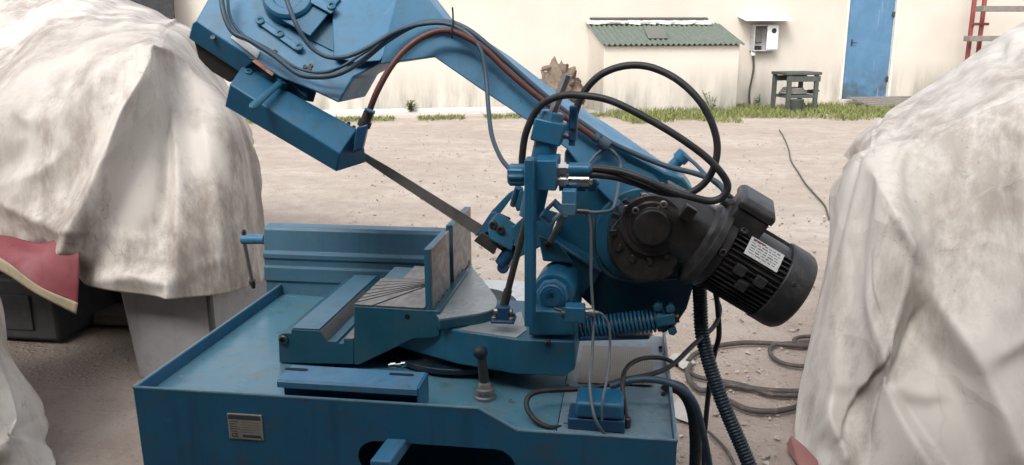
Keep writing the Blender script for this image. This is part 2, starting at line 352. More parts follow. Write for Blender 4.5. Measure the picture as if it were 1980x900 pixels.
# loose stones on the yard: too many to count
tmpl = []
for _ in range(10):
    t_ = MB(); j = [V((random.gauss(0, 1), random.gauss(0, 1), random.gauss(0, .7))).normalized() * random.uniform(.7, 1.2) for _ in range(9)]
    t_.hull([V((q.x, q.y, q.z * .6)) for q in j]); t_.bm.verts.index_update(); t_.bm.verts.ensure_lookup_table()
    tmpl.append(([v.co.copy() for v in t_.bm.verts], [[v.index for v in f.verts] for f in t_.bm.faces])); t_.bm.free()
vv, ff = [], []
def stone(p, r):
    vs, fs = random.choice(tmpl); n0 = len(vv); ca, sa = math.cos(p.x * 99), math.sin(p.x * 99)
    vv.extend((p.x + (v.x * ca - v.y * sa) * r, p.y + (v.x * sa + v.y * ca) * r, p.z + v.z * r) for v in vs); ff.extend([i + n0 for i in f] for f in fs)
for _ in range(6000):
    y = 2.0 + 11.0 * random.random() ** 1.5; x = random.uniform(-.55, .75) * (y * .75) + .25
    stone(V((x, y, 0)), random.choice((.004, .005, .006, .006, .008, .011, .015)) * random.uniform(.6, 1.2))
me_ = bpy.data.meshes.new('gravel'); me_.from_pydata(vv, [], ff); g = MB(); g.bm.from_mesh(me_)
ob('gravel', g, M['pebble'], kind='stuff')
# building wall: passes through two measured points on its foot
WP = V((-4.9, 15.9, 0)); WD = V((.956, .2935, 0)).normalized(); WN = V((WD.y, -WD.x, 0))   # WN points to the camera side
def on_wall(px, py, out=0.0):
    d = ray(px, py); P0 = WP + WN * out
    return CAM + d * ((P0 - CAM).dot(WN) / d.dot(WN))
def ws(p): return (p - WP).dot(WD)
def wpt(s, z, out=0.0): return WP + WD * s + WN * out + V((0, 0, z))
dl, dr = ws(on_wall(1627, 190)), ws(on_wall(1715, 190)); dt = 2.75; db = on_wall(1670, 190).z
bld = thing('building', wpt(5, 0), 'long cream plastered building wall with stained foot behind the yard', 'building')
g = MB()
TH = -.35
def wseg(s0, s1, z0, z1): g.hull([wpt(s, z, q) for s in (s0, s1) for z in (z0, z1) for q in (0, TH)])
wseg(-22, dl - .06, -.2, 4.2); wseg(dl - .06, dr + .06, dt + .06, 4.2); wseg(dr + .06, 26, -.2, 4.2); wseg(dl - .06, dr + .06, -.2, db - .02)
ob('wall', g, M['wall'], bld)
g = MB(); g.hull([wpt(s, z, q) for s in (-22, 26) for z, q in ((4.2, .5), (4.2, -5), (4.3, .5), (4.9, -5))]); ob('roof', g, M['patch'], bld)
g = MB(); g.hull([wpt(s, z, q) for s in (-6, ws(on_wall(1150, 200)) - .3) for z in (-.1, .09) for q in (.005, .16)]); ob('plinth', g, M['whitewash'], bld, .01)
d_ = ob('door', MB().hull([wpt(s, z, q) for s in (dl, dr) for z in (db, dt) for q in (-.06, -.11)]), M['door'], bld, .004)
g = MB()
for s0, s1, z0, z1 in ((dl - .06, dl - .004, db - .02, dt + .06), (dr + .004, dr + .06, db - .02, dt + .06), (dl, dr, dt + .004, dt + .06)):
    g.hull([wpt(s, z, q) for s in (s0, s1) for z in (z0, z1) for q in (.012, -.2)])
ob('door_frame', g, M['door_frame'], d_, .004)
g = MB(); hp = wpt(dl + .16, 1.35, -.055); g.obox(hp, WD * .02, WN * .006, V((0, 0, .07))); g.cyl(hp, hp + WN * .05, .008, 8); g.cyl(hp + WN * .05, hp + WN * .05 + WD * .1, .009, 8); ob('handle', g, M['dark_steel'], d_)
for zz in (.55, 1.95):
    g = MB(); q = wpt(dr + .004, zz, -.045); g.cyl(q - V((0, 0, .06)), q + V((0, 0, .06)), .018, 8); g.obox(q - WD * .03, WD * .03, WN * .004, V((0, 0, .05))); ob('hinge', g, M['dark_steel'], d_)
g = MB(); g.hull([wpt(s, z, q) for s in (dl - .06, dr + .06) for z in (-.1, db - .024) for q in (.03, -.2)]); ob('threshold', g, M['concrete'], bld, .01)
# unseen shed behind and above the camera, inferred and added to shade the foreground
shd = thing('unseen_shed', (0, -3, 0), 'unseen open fronted shed with a sheet roof behind the viewpoint, added to shade the foreground', 'shed')
ob('roof', MB().hull([V((x, y, z)) for x in (-9, 9) for y, z in ((-.45, 3.3), (-.45, 3.4), (-8, 3.9), (-8, 4.0))]), M['dark_sheet'], shd)
ob('wall', MB().box(-9, 9, -8.2, -8, 0, 3.9), M['concrete'], shd)
ob('side_wall', MB().box(-9.2, -9.001, -8.2, -.5, 0, 3.25), M['concrete'], shd); ob('side_wall', MB().box(9.001, 9.2, -8.2, -.5, 0, 3.25), M['concrete'], shd)
for x in (-6, -3, 3, 6): ob('post', MB().box(x - .06, x + .06, -.8, -.68, 0, 3.3), M['dark_base'], shd)
# paved strip and kerb
g = MB(); g.hull([wpt(s, z, q) for s in (-20, ws(on_wall(1150, 200))) for z in (-.05, .03) for q in (.165, .9)]); ob('pavement', g, M['concrete'], kind='structure')
# wooden ramp boards in front of the door
rp = thing('door_ramp', wpt((dl + dr) / 2, 0, .6), 'loose grey planks forming a ramp below the blue door', 'ramp')
for i in range(5):
    g = MB(); o0 = .12 + i * .19
    g.hull([wpt(s, z - i * .03, q) for s in (dl + .05 + .02 * i, dr + .75 - .05 * i) for z in (.14, .18) for q in (o0, o0 + .175)]); ob('plank', g, M['wood'], rp, .005)
# ------------------------------------------------------------------ lean-to with corrugated roof
LO = 1.25
l0, l1 = ws(on_wall(1166, 200, LO)), ws(on_wall(1424, 200, LO))
ez = on_wall(1300, 86, LO).z; tz = ez + .42
lt = thing('lean_to', wpt((l0 + l1) / 2, 0, LO), 'low cream plastered lean-to with green corrugated roof against the wall', 'shed')
g = MB(); g.hull([wpt(s, z, q) for s in (l0, l1) for z, q in ((-.2, .004), (-.2, LO), (ez - .03, LO), (tz - .05, .004))]); ob('wall', g, M['wall'], lt, .01)
g = MB(); nC = 27; secs = []
for i in range(nC * 6 + 1):
    s = l0 - .06 + (l1 - l0 + .12) * i / (nC * 6); h = math.sin(i * math.pi / 3) * .02
    secs.append([wpt(s, tz + h, .01), wpt(s, (tz + ez) / 2 + h + .015, LO * .5), wpt(s, ez + h, LO + .1), wpt(s, ez + h - .008, LO + .1), wpt(s, (tz + ez) / 2 + h + .005, LO * .5), wpt(s, tz + h - .008, .01)])
g.loft(secs); rf = ob('roof', g, M['green_roof'], lt, ang=50)
g = MB()
for i in range(24):
    s = l0 + (l1 - l0 - .25) * i / 23; secs_w = .09 + random.uniform(-.02, .03)
    g.hull([wpt(s + a * .075, tz + .03 + z - q * .33, q) for a in (-1, 1) for z in (0, random.uniform(.05, .07)) for q in (.01, .16 + random.uniform(-.03, .04))])
ob('mortar', g, M['whitewash'], lt, .01)
g = MB(); g.hull([wpt(s, tz + .09 + z - q * .2, q) for s in (l0 + .01, l1 - .22) for z in (0, .035) for q in (.005, .10)]); ob('ridge_board', g, M['bench'], lt, .005)
g = MB(); s = l0 + (l1 - l0) * .42; g.hull([wpt(s + a, ez + (tz - ez) * (1 - t) + .05 + z, LO * t) for a, t in ((-.22, .85), (.18, .85), (.3, .3), (-.12, .3)) for z in (0, .01)]); ob('patch_sheet', g, M['green_patch'], lt)
# ------------------------------------------------------------------ meter box with canopy
c0 = on_wall(1473, 74); ms = ws(c0)
mb_ = thing('meter_box', wpt(ms, c0.z - .3, .1), 'open white electric meter box under small white canopy on wall', 'meter box')
hw, hh = .27, .27
g = MB(); T = .02
for a0, a1, z0, z1, q0, q1 in ((-hw, hw, -hh, hh, .004, .02), (-hw, -hw + T, -hh, hh, .02, .2), (hw - T, hw, -hh, hh, .02, .2), (-hw + T, hw - T, -hh, -hh + T, .02, .2), (-hw + T, hw - T, hh - T, hh, .02, .2)):
    g.hull([wpt(ms + a, c0.z + z, q) for a in (a0, a1) for z in (z0, z1) for q in (q0, q1)])
ob('case', g, M['grey_case'], mb_)
g = MB(); g.hull([wpt(ms + a, c0.z + z, q) for a in (.01, hw - .006) for z in (-hh + .03, hh - .01) for q in (.205, .225)]); dd = ob('door', g, M['white_paint'], mb_, .004)
g = MB(); g.lathe(wpt(ms + .16, c0.z + .15, .226), WN, [(0, .055), (.004, .055), (.004, .001)], 16); ob('dial', g, M['dark_sheet'], dd)
g = MB(); g.obox(wpt(ms - .13, c0.z + .06, .05), WD * .1, WN * .03, V((0, 0, .15))); ob('meter', g, M['patch'], mb_, .01)
g = MB()
for i in range(3): g.obox(wpt(ms - .2 + i * .07, c0.z - .2, .06), WD * .028, WN * .03, V((0, 0, .04)))
ob('breaker', g, M['dark_sheet'], mb_, .004)
g = MB(); g.hull([wpt(ms + a, c0.z + hh + z - q * .22, q) for a in (-.58, .5) for z in (.17, .19) for q in (.004, .42)]); ob('canopy', g, M['white_paint'], mb_)
g = MB(); q0 = wpt(ms - .22, c0.z - hh, .1); g.cyl(q0 + V((0, 0, -.1)), q0 + V((0, 0, .002)), .05, 12); ob('cable_gland', g, M['white_paint'], mb_, .01)
g = MB(); g.tube([q0 + V((0, 0, -.1)), q0 + WD * .03 + V((0, 0, -.4)), q0 - WD * .03 + V((0, 0, -.9)), q0 + WD * .06 + V((0, 0, -1.35)), q0 + WD * .2 + WN * .1 + V((0, 0, -c0.z + hh + .02))], .022); ob('cable', g, M['ground_hose'], mb_)
# ------------------------------------------------------------------ timber stand
def gz(px, py): return Z(px, py, 0)
f0 = gz(1522, 217); f1 = gz(1578, 220)
bs_ = thing('work_stand', (f0 + f1) / 2, 'old dark timber stand with a lower shelf against the wall', 'stand')
tw = (f1 - f0).length; ud = WD; base = f0.copy(); tz_ = W(1530, 146, f0.y).z; vd = -WN
depth = .55
for i, (a, b) in enumerate(((0, 0), (tw, 0), (-.04, depth), (tw - .04, depth))):
    p = base + ud * a + vd * b; g = MB(); g.hull([p + ud * x + vd * y + V((0, 0, z)) for x in (-.04, .04) for y in (-.035, .035) for z in (-.02, tz_)]); ob('leg', g, M['bench'], bs_, .006)
g = MB(); g.hull([base + ud * x + vd * y + V((0, 0, z)) for x in (-.1, tw + .08) for y in (-.06, depth + .06) for z in (tz_ + .002, tz_ + .06)]); ob('top', g, M['bench'], bs_, .01)
for y in (-.04, depth - .04):
    g = MB(); g.hull([base + ud * x + vd * (y + q) + V((0, 0, z)) for x in (-.07, tw + .07) for q in (0, .03) for z in (tz_ - .13, tz_ - .02)]); ob('rail', g, M['bench'], bs_, .006)
sh = tz_ * .46
g = MB(); g.hull([base + ud * x + vd * y + V((0, 0, z)) for x in (-.02, tw + .02) for y in (-.03, depth) for z in (sh - .06, sh)]); ob('shelf', g, M['bench'], bs_, .008)
g = MB(); cc = base + ud * .22 + vd * .25 + V((0, 0, sh + .035))
for j in range(3):
    pts = [cc + ud * math.cos(t * .5236) * (.26 - j * .04) + vd * math.sin(t * .5236) * .22 + V((0, 0, j * .04)) for t in range(13)]
    g.tube(pts, .024, 8, 4)
tag(ob('hose_coil', g, M['patch']), 'coil of grey hose lying on the shelf of the timber stand', 'hose')
g = MB(); cc = base + ud * .62 + vd * .22 + V((0, 0, sh))
for j in range(9): g.hull([cc + V((random.gauss(0, .07), random.gauss(0, .06), abs(random.gauss(.05, .03)))) for _ in range(7)])
tag(ob('rag_bundle', g, M['dark_sheet']), 'crumpled dark bundle on the shelf of the timber stand', 'bundle')
bk = gz(1541, 221); g = MB(); g.lathe(bk + V((0, .1, 0)), V((0, 0, 1)), [(0, .10), (.02, .115), (.26, .135), (.27, .142), (.28, .14), (.28, .125), (.05, .105), (.05, .001)], 20)
tag(ob('bucket', g, M['bench']), 'small dark green bucket on the grass under the timber stand', 'bucket')
# ------------------------------------------------------------------ red rack with planks, dark sheet
rk = on_wall(1895, 40, .9); s = ws(rk)
rr = thing('plank_rack', wpt(s, 0, .9), 'red steel rack carrying grey planks at the far right', 'rack')
for ds in (-.02, .22):
    g = MB(); a0 = wpt(s + ds - .32, 0, 1.1); a1 = wpt(s + ds + .14, 3.0, .5); g.hull([a + WD * x + WN * y for a in (a0, a1) for x in (-.035, .035) for y in (-.035, .035)]); ob('post', g, M['red_steel'], rr, .006)
for py, sx0, sx1 in ((75, -.4, 2.1), (18, -.2, 2.4), (122, -.35, 2.0)):
    z = on_wall(1895, py, .9).z; g = MB(); g.hull([wpt(s + x, z + q, .98 + y) for x in (sx0, sx1) for q in (-.055, .055) for y in (0, .22)]); ob('plank', g, M['wood'], rr, .008)
g = MB(); z = on_wall(1895, 47, .9).z
g.cyl(wpt(s - .12, z, .85), wpt(s + .25, z, .85), .03, 8); g.cyl(wpt(s + .1, z + .32, .75), wpt(s + 2.2, z + .34, .75), .02, 8); ob('crossbar', g, M['red_steel'], rr)
p0 = on_wall(255, -30, .3); p1 = on_wall(343, 47, .3); sA, sB = ws(p0), ws(p1)
g = MB(); g.hull([wpt(x, z, q) for x in (sA - .7, sB) for z, q in ((.0, .75), (.0, .79), (3.0, .25), (3.0, .29))])
tag(ob('dark_sheet', g, M['dark_sheet'], None, .004), 'dark grey sheet leaning on the cream wall above the left tarpaulin', 'sheet')
# ------------------------------------------------------------------ dry root stump
sp = on_wall(1095, 160, .9); sp0 = V((sp.x, sp.y, 0))
g = MB(); bmesh.ops.create_icosphere(g.bm, subdivisions=4, radius=.5)
tz2 = sp.z + .28
for v in g.bm.verts:
    n_ = v.co.normalized(); d = 1 + .7 * noise.noise(n_ * 2.6) + .45 * noise.noise(n_ * 7 + V((5, 1, 2)))
    v.co = sp0 + V((n_.x * .36 * d - .12, n_.y * .3 * d, max(0, tz2 * .5 + n_.z * tz2 * .5 * d)))
for i in range(7):
    a = random.uniform(0, 6.3); b = sp0 + V((math.cos(a) * .2 - .12, math.sin(a) * .2, tz2 * random.uniform(.7, .95))); q = b + V((math.cos(a) * random.uniform(.05, .2), math.sin(a) * .2, random.uniform(.02, .18)))
    g.tube([b, (b + q) / 2 + V((.03, 0, .05)), q], lambda i, t=random.uniform(.05, .085): max(.012, t - i * .003), 7, 6)
tag(ob('root_stump', g, M['stump'], ang=180), 'gnarled brown root stump standing against the cream wall', 'stump')
# ------------------------------------------------------------------ grass and weeds
g = MB()
def blade(p, h, wd, lean):
    a = random.uniform(0, 6.28); s_ = V((math.cos(a), math.sin(a), 0)) * wd; L = V((random.gauss(0, lean), random.gauss(0, lean), 0))
    v = [g.bm.verts.new(q) for q in (p - s_, p + s_, p + L * .4 + s_ * .6 + V((0, 0, h * .6)), p + L * .4 - s_ * .6 + V((0, 0, h * .6)), p + L + V((0, 0, h)))]
    g.bm.faces.new((v[0], v[1], v[2], v[3])); g.bm.faces.new((v[3], v[2], v[4]))
gs0, gs1 = ws(on_wall(1140, 225)), ws(on_wall(1790, 210))
for _ in range(21000):
    s = random.uniform(gs0, gs1); o_ = random.uniform(.05, 3.3)
    if l0 < s < l1 and o_ < LO: continue
    if dl - .1 < s < dr + .6 and o_ < 1.1: continue
    dens = noise.noise(V((s * .9, o_ * .9, 4))) + .35 - max(0, o_ - 2.5) * 1.1 - (0.25 if o_ < .5 and s > l1 else 0)
    if dens < random.uniform(-.25, .45): continue
    blade(wpt(s, 0, o_), random.uniform(.04, .13) * (1.4 if o_ - LO < .3 and l0 < s < l1 else 1), .011, .06)
for _ in range(3200):      # sparse line in front of the paved strip
    s = random.uniform(-3, gs0); o_ = random.gauss(1.35, .18)
    if noise.noise(V((s * 1.5, 0, 9))) < -.25: continue
    blade(wpt(s, 0, o_), random.uniform(.03, .08), .012, .06)
ob('grass', g, M['grass'], kind='stuff', ang=180)
def weed(loc, h, n, label):
    g = MB(); t = MB(); th = thing('weed', loc, label, 'weed')
    for i in range(n):
        a = random.uniform(0, 6.28); r = h * random.uniform(.05, .4); top = loc + V((math.cos(a) * r, math.sin(a) * r, h * random.uniform(.5, 1)))
        t.tube([loc, (loc + top) / 2 + V((0, 0, .04)), top], .006, 5, 3)
        for j in range(7):
            c = loc.lerp(top, random.uniform(.3, 1)); b = random.uniform(0, 6.28); u = V((math.cos(b), math.sin(b), .3)).normalized() * random.uniform(.04, .09); v_ = u.cross(V((0, 0, 1))).normalized() * .022
            f = [g.bm.verts.new(q) for q in (c, c + u * .5 + v_, c + u, c + u * .5 - v_)]; g.bm.faces.new(f)
    ob('stem', t, M['weed'], th); ob('foliage', g, M['weed'], th, ang=180)
weed(wpt(ws(on_wall(1375, 215, LO + .1)), 0, LO + .12), .55, 5, 'tall green weed at the foot of the lean-to')
weed(on_wall(795, 236, .2) * 1 - V((0, 0, on_wall(795, 236, .2).z)), .28, 22, 'dark low weed clump on the white plinth left of the saw arm')
weed(on_wall(1465, 214, .15) - V((0, 0, on_wall(1465, 214, .15).z)), .3, 5, 'small weed below the meter box cable')
# kinked cord on the yard
pts = [gz(*q) for q in ((1508, 252), (1516, 268), (1526, 290), (1530, 312), (1545, 334), (1560, 356), (1574, 378), (1590, 400), (1600, 425))]
g = MB(); g.tube([p + V((random.gauss(0, .012), 0, .006)) for p in pts], .008, 6, 4); tag(ob('cord', g, M['ground_hose']), 'thin dark kinked cord lying across the gravel yard', 'cord')

# ================================================================== TARPAULINS
def seg_dist(p, poly):
    best = (1e9, 1, 0)
    L = 0; tot = sum(math.dist(a, b) for a, b in zip(poly, poly[1:]))
    for a, b in zip(poly, poly[1:]):
        dx, dy = b[0] - a[0], b[1] - a[1]; l2 = dx * dx + dy * dy; l = math.sqrt(l2)
        t = ((p[0] - a[0]) * dx + (p[1] - a[1]) * dy) / l2; tc = min(1, max(0, t))
        qx, qy = a[0] + dx * tc, a[1] + dy * tc; d = math.hypot(p[0] - qx, p[1] - qy)
        if d < best[0]: best = (d, 1 if dx * (p[1] - a[1]) - dy * (p[0] - a[0]) > 0 else -1, (L + l * tc) / tot)
        L += l
    return best
def cloth(rows, nu, nv, folds, nz=.02, seed=0):
    # rows of control points; each is a 3D point. Catmull-Rom both ways, then folds push the cloth outwards
    fr = [ccrom(r, nu) for r in rows]
    cols = [ccrom([r[i] for r in fr], nv) for i in range(len(fr[0]))]
    g = MB(); grid = []
    for ci, c in enumerate(cols):
        line = []
        for p in c:
            px, py = proj(p); off = 0
            for poly, amp, wl, wr in folds:
                d, sd_, t = seg_dist((px, py), poly)
                wd = (wl if sd_ > 0 else wr) * 1.35
                x = d / wd
                if x < 1: off += amp * (1 - x) ** 1.75 * min(1, .25 + 2.4 * min(t, 1 - t + .3))
            q = V((p.x * 1.3 + seed, p.y * 1.3, p.z * 1.3))
            off += nz * .7 * noise.noise(q * 1.1) + nz * .3 * noise.noise(q * 2.3) + nz * .10 * noise.noise(q * 5.5)
            # small creases
            off += nz * .28 * (1 - min(1, abs(noise.noise(q * 1.6 + V((7, 7, 7)))) * 12))
            v_ = p + V((0, -1, .25)) * off
            line.append(g.bm.verts.new(v_))
        grid.append(line)
    for a, b in zip(grid, grid[1:]):
        for i in range(len(a) - 1): g.bm.faces.new((a[i], a[i + 1], b[i + 1], b[i]))
    return g
def sharpen(rows, ri=(), ci=(), t=.10):
    out = []
    for i, r in enumerate(rows):
        if i in ri: out += [[p.lerp(q, t) for p, q in zip(r, rows[i - 1])], [p.lerp(q, t) for p, q in zip(r, rows[i + 1])]]
        else: out.append(r)
    res = []
    for r in out:
        n = []
        for j, p in enumerate(r):
            if j in ci: n += [p.lerp(r[j - 1], t), p.lerp(r[j + 1], t)]
            else: n.append(p)
        res.append(n)
    return res
def w3(l): return [W(*q) for q in l]
def WX(px, py, X): d = ray(px, py); return (px, py, (X / d.x) * d.y)
def drape(o, frames, grow, weight, grav, thr):
    # let the sheet settle: a little too much cloth, held loosely to its shape, so that it buckles into folds
    vg = o.vertex_groups.new(name='pin')
    zs = [v.co.z for v in o.data.vertices]; top = max(zs); bot = min(zs)
    for v in o.data.vertices:
        h = (v.co.z - bot) / (top - bot)
        vg.add([v.index], min(1.0, weight * (1.0 if h < thr else 1 + (h - thr) * 14)), 'REPLACE')
    c = o.modifiers.new('cloth', 'CLOTH'); st = c.settings
    st.quality = 6; st.mass = .35; st.tension_stiffness = 40; st.compression_stiffness = 40; st.shear_stiffness = 20; st.bending_stiffness = 3.5
    st.air_damping = 4; st.vertex_group_mass = 'pin'; st.pin_stiffness = 1.0; st.shrink_min = -grow; st.effector_weights.gravity = grav
    c.collision_settings.use_self_collision = False; c.collision_settings.use_collision = False
    c.point_cache.frame_start = 1; c.point_cache.frame_end = frames + 1
    for f in range(1, frames + 1): S.frame_set(f)
    dg = bpy.context.evaluated_depsgraph_get()
    me = bpy.data.meshes.new_from_object(o.evaluated_get(dg), depsgraph=dg)
    o.modifiers.remove(c); o.vertex_groups.clear(); o.data = me
    for p in me.polygons: p.use_smooth = True
    S.frame_set(1)
    ss = o.modifiers.new('smooth', 'SUBSURF'); ss.levels = 1; ss.render_levels = 1
def tarp(name, g, mat, label, parent=None, sim=None):
    o = ob(name, g, mat, parent, ang=180)
    if sim: drape(o, *sim)
    s = o.modifiers.new('thickness', 'SOLIDIFY'); s.thickness = .004; s.offset = 0
    return o
SIM_R = (30, .04, .07, .08, .40); SIM_L = (30, .024, .08, .05, .62)
# ---- right tarp
R = [
 [V((1.35, 4.0, 0)), V((1.4, 4.15, 0)), V((1.5, 4.2, 0)), V((1.7, 4.2, 0)), V((2.3, 4.2, 0)), V((3.2, 4.2, 0))],
 w3([(1640, 312, 3.55), (1662, 288, 3.7), (1710, 250, 3.8), (1850, 152, 3.8), (1990, 58, 3.8), (2300, -120, 3.8)]),
 w3([(1636, 316, 3.3), (1650, 300, 3.1), (1672, 300, 2.95), (1800, 262, 2.9), (1990, 185, 2.85), (2300, 60, 2.85)]),
 w3([(1598, 380, 3.2), (1640, 380, 2.95), (1700, 390, 2.8), (1830, 385, 2.77), (1990, 380, 2.75), (2300, 360, 2.75)]),
 w3([(1570, 480, 3.1), (1620, 485, 2.9), (1680, 490, 2.8), (1820, 500, 2.72), (1990, 520, 2.7), (2300, 540, 2.7)]),
 w3([(1552, 620, 3.0), (1610, 630, 2.82), (1690, 640, 2.74), (1820, 650, 2.66), (1990, 670, 2.62), (2300, 690, 2.62)]),
 w3([(1541, 760, 2.88), (1600, 770, 2.72), (1690, 780, 2.65), (1820, 800, 2.56), (1990, 815, 2.5), (2300, 830, 2.5)]),
 [Z(1546, 852, .01), Z(1590, 905, .01), Z(1690, 935, .01), Z(1820, 955, .01), Z(1990, 975, .01), Z(2300, 1000, .01)],
]
folds = [([(1665, 305), (1700, 380), (1742, 455), (1730, 540), (1690, 640)], .11, 200, 60),
         ([(1655, 540), (1672, 640), (1692, 700), (1745, 800), (1810, 910)], .10, 40, 130),
         ([(1775, 520), (1840, 620), (1885, 690), (1930, 790), (1970, 910)], .12, 45, 170),
         ([(1800, 555), (1745, 640), (1712, 705)], -.03, 22, 22),
         ([(1880, 668), (1940, 645), (2020, 615)], .035, 26, 90),
         ([(1712, 700), (1760, 770), (1830, 870), (1850, 910)], -.045, 30, 60),
         ([(1570, 830), (1590, 760), (1640, 850)], .05, 30, 30),
         ([(1570, 720), (1690, 712), (1790, 740)], .02, 20, 60),
         ([(1590, 430), (1606, 640), (1590, 800)], .04, 50, 40)]
tr = thing('machine_cover', (1.7, 3.2, 0), 'dirty white tarpaulin cover over a machine right of the saw, reaching the ground', 'tarpaulin')
tarp('cover_sheet', cloth(sharpen(R, (2,), (2,)), 16, 13, folds, .02, 3), M['tarp_right'], '', tr, SIM_R)
g = MB(); fl = [Z(1522, 872, .01), Z(1532, 855, .05), Z(1562, 880, .03), Z(1585, 905, .0), Z(1570, 915, 0), Z(1545, 905, 0)]
g.hull(fl + [p + V((0, .03, .012)) for p in fl]); ob('red_underside', g, M['red_faded'], tr, .004, label='turned-up red corner of the cover')
# ---- left tarp over the grey cabinet machine
L_ = [
 w3([(-330, -60, 4.8), (-60, -60, 4.8), (120, -45, 4.8), (235, -5, 4.8), (345, 42, 4.8), (378, 60, 4.8), (430, 120, 4.8), (485, 235, 4.75)]),
 w3([(-330, 40, 4.0), (-60, 20, 4.0), (110, 5, 4.0), (225, 30, 4.0), (330, 55, 4.0), (372, 80, 4.05), (432, 145, 4.2), (488, 248, 4.6)]),
 w3([(-330, 210, 3.1), (0, 170, 3.1), (130, 132, 3.1), (245, 98, 3.1), (310, 82, 3.12), (360, 105, 3.35), WX(430, 170, -1.78), WX(484, 262, -1.72)]),
 w3([(-330, 260, 2.95), (0, 235, 2.98), (115, 205, 3.0), (205, 185, 3.02), (275, 180, 3.0), (350, 195, 3.2), WX(430, 235, -1.72), WX(498, 300, -1.69)]),
 w3([(-330, 340, 2.9), (0, 330, 2.93), (100, 320, 2.95), (165, 310, 2.98), (225, 300, 2.92), (340, 310, 3.05), WX(430, 330, -1.70), WX(505, 370, -1.66)]),
 w3([(-330, 430, 2.88), (0, 420, 2.9), (80, 415, 2.92), (135, 415, 2.95), (185, 420, 2.86), (320, 440, 2.92), WX(425, 450, -1.69), WX(510, 460, -1.65)]),
 w3([(-330, 480, 2.9), (0, 458, 2.92), (70, 462, 2.95), (140, 445, 2.98), (160, 520, 2.85), (320, 540, 2.86), WX(425, 535, -1.69), WX(507, 515, -1.64)]),
]
folds = [([(310, 75), (290, 140), (268, 190), (240, 250), (215, 300), (185, 370), (155, 450)], .11, 150, 34),
         ([(318, 80), (345, 200), (352, 330), (352, 450), (345, 560)], .05, 60, 50),
         ([(360, 100), (400, 220), (430, 380), (440, 560)], .04, 60, 50),
         ([(330, 120), (322, 250), (312, 420)], -.025, 26, 26),
         ([(170, 515), (260, 500), (345, 512), (342, 570)], .05, 40, 20),
         ([(-20, 350), (60, 385), (150, 415)], .05, 26, 60),
         ([(150, 250), (90, 300), (0, 330)], .03, 30, 60),
         ([(300, 80), (180, 130), (0, 190)], .05, 60, 120)]
tl = thing('machine_cover', (-2.6, 3.6, 0), 'dirty white tarpaulin cover over a grey machine left of the saw, with red flap', 'tarpaulin')
tarp('cover_sheet', cloth(sharpen(L_, (2,), (4,)), 14, 14, folds, .02, 11), M['tarp_left'], '', tl, SIM_L)
FLR = [w3([(-120, 470, 2.9), (0, 456, 2.88), (80, 470, 2.84), (156, 446, 2.83)]),
       w3([(-120, 475, 2.85), (0, 478, 2.8), (80, 505, 2.78), (154, 520, 2.78)]),
       w3([(-120, 470, 2.8), (0, 503, 2.74), (80, 560, 2.74), (150, 590, 2.76)])]
tarp('red_flap', cloth(FLR, 12, 8, [], .012, 2), M['tarp_red'], '', tl)['label'] = 'red turned-over flap of the cover'
H_ = [w3([(-120, 466, 2.795), (0, 499, 2.735), (80, 556, 2.735), (151, 586, 2.755)]), w3([(-120, 492, 2.79), (0, 524, 2.73), (70, 568, 2.73), (147, 608, 2.752)])]
tarp('hem', cloth(H_, 12, 4, [], .004, 2), M['hem'], '', tl)
# ---- near left tarp
Nn = [
 w3([(-60, 480, 2.9), (-140, 470, 2.7), (-330, 460, 2.6), (-560, 450, 2.6)]),
 w3([(2, 580, 2.5), (-50, 560, 2.3), (-300, 540, 2.2), (-560, 530, 2.2)]),
 w3([(30, 680, 2.4), (-30, 680, 2.2), (-300, 680, 2.1), (-560, 680, 2.1)]),
 w3([(84, 788, 2.35), (10, 790, 2.15), (-300, 800, 2.05), (-560, 800, 2.05)]),
 w3([(102, 850, 2.32), (20, 850, 2.12), (-300, 870, 2.0), (-560, 880, 2.0)]),
 [Z(108, 930, .01), Z(30, 965, .01), Z(-300, 1000, .01), Z(-560, 1000, .01)],
]
tn = thing('machine_cover', (-2.1, 2.2, 0), 'white tarpaulin hanging at the lower left corner in the foreground', 'tarpaulin')
tarp('cover_sheet', cloth(Nn, 26, 14, [([(5, 640), (40, 740), (60, 830), (95, 850)], .06, 30, 26), ([(90, 800), (40, 840), (0, 880)], .05, 24, 20)], .03, 20), M['tarp_near'], '', tn)
# ------------------------------------------------------------------ machine under the left tarp
cb = thing('covered_machine', (-2.0, 3.4, 0), 'grey sheet steel cabinet and dark base showing under the left tarpaulin', 'machine')
A = W(236, 560, 3.0); B = W(404, 590, 3.0); zc = .48; Az = gz(268, 728)
g = MB(); g.hull([V((A.x - .02, 3.0, zc)), V((B.x, 3.0, zc)), V((A.x + .03, 3.0, 0)), V((B.x, 3.0, 0)), V((A.x - .02, 3.6, zc)), V((B.x, 3.6, zc)), V((A.x + .03, 3.6, 0)), V((B.x, 3.6, 0))]); ob('cabinet', g, M['cabinet'], cb, .01)
g = MB(); g.box(B.x - .006, B.x + .012, 2.988, 3.02, 0, zc); ob('corner_post', g, M['dark_base'], cb, .006)
g = MB(); g.box(-4.6, A.x - .62, 3.35, 4.3, .0, .32); ob('base_casting', g, M['dark_base'], cb, .02)
g = MB(); g.box(-4.6, A.x - .72, 3.42, 4.25, .32, .62); g.box(-4.6, A.x - .12, 3.78, 4.4, .061, .85); ob('column_light_block', g, M['dark_base'], cb, .02)  # wider rear box added to block light from behind and darken the ground
g = MB(); g.box(-3.15, A.x - .75, 3.34, 3.352, .06, .24); ob('base_cover', g, M['dark_base'], cb, .003)
g = MB(); g.box(A.x - .62, A.x - .1, 3.6, 4.2, .0, .06); ob('foot_plate', g, M['wood'], cb, .01)
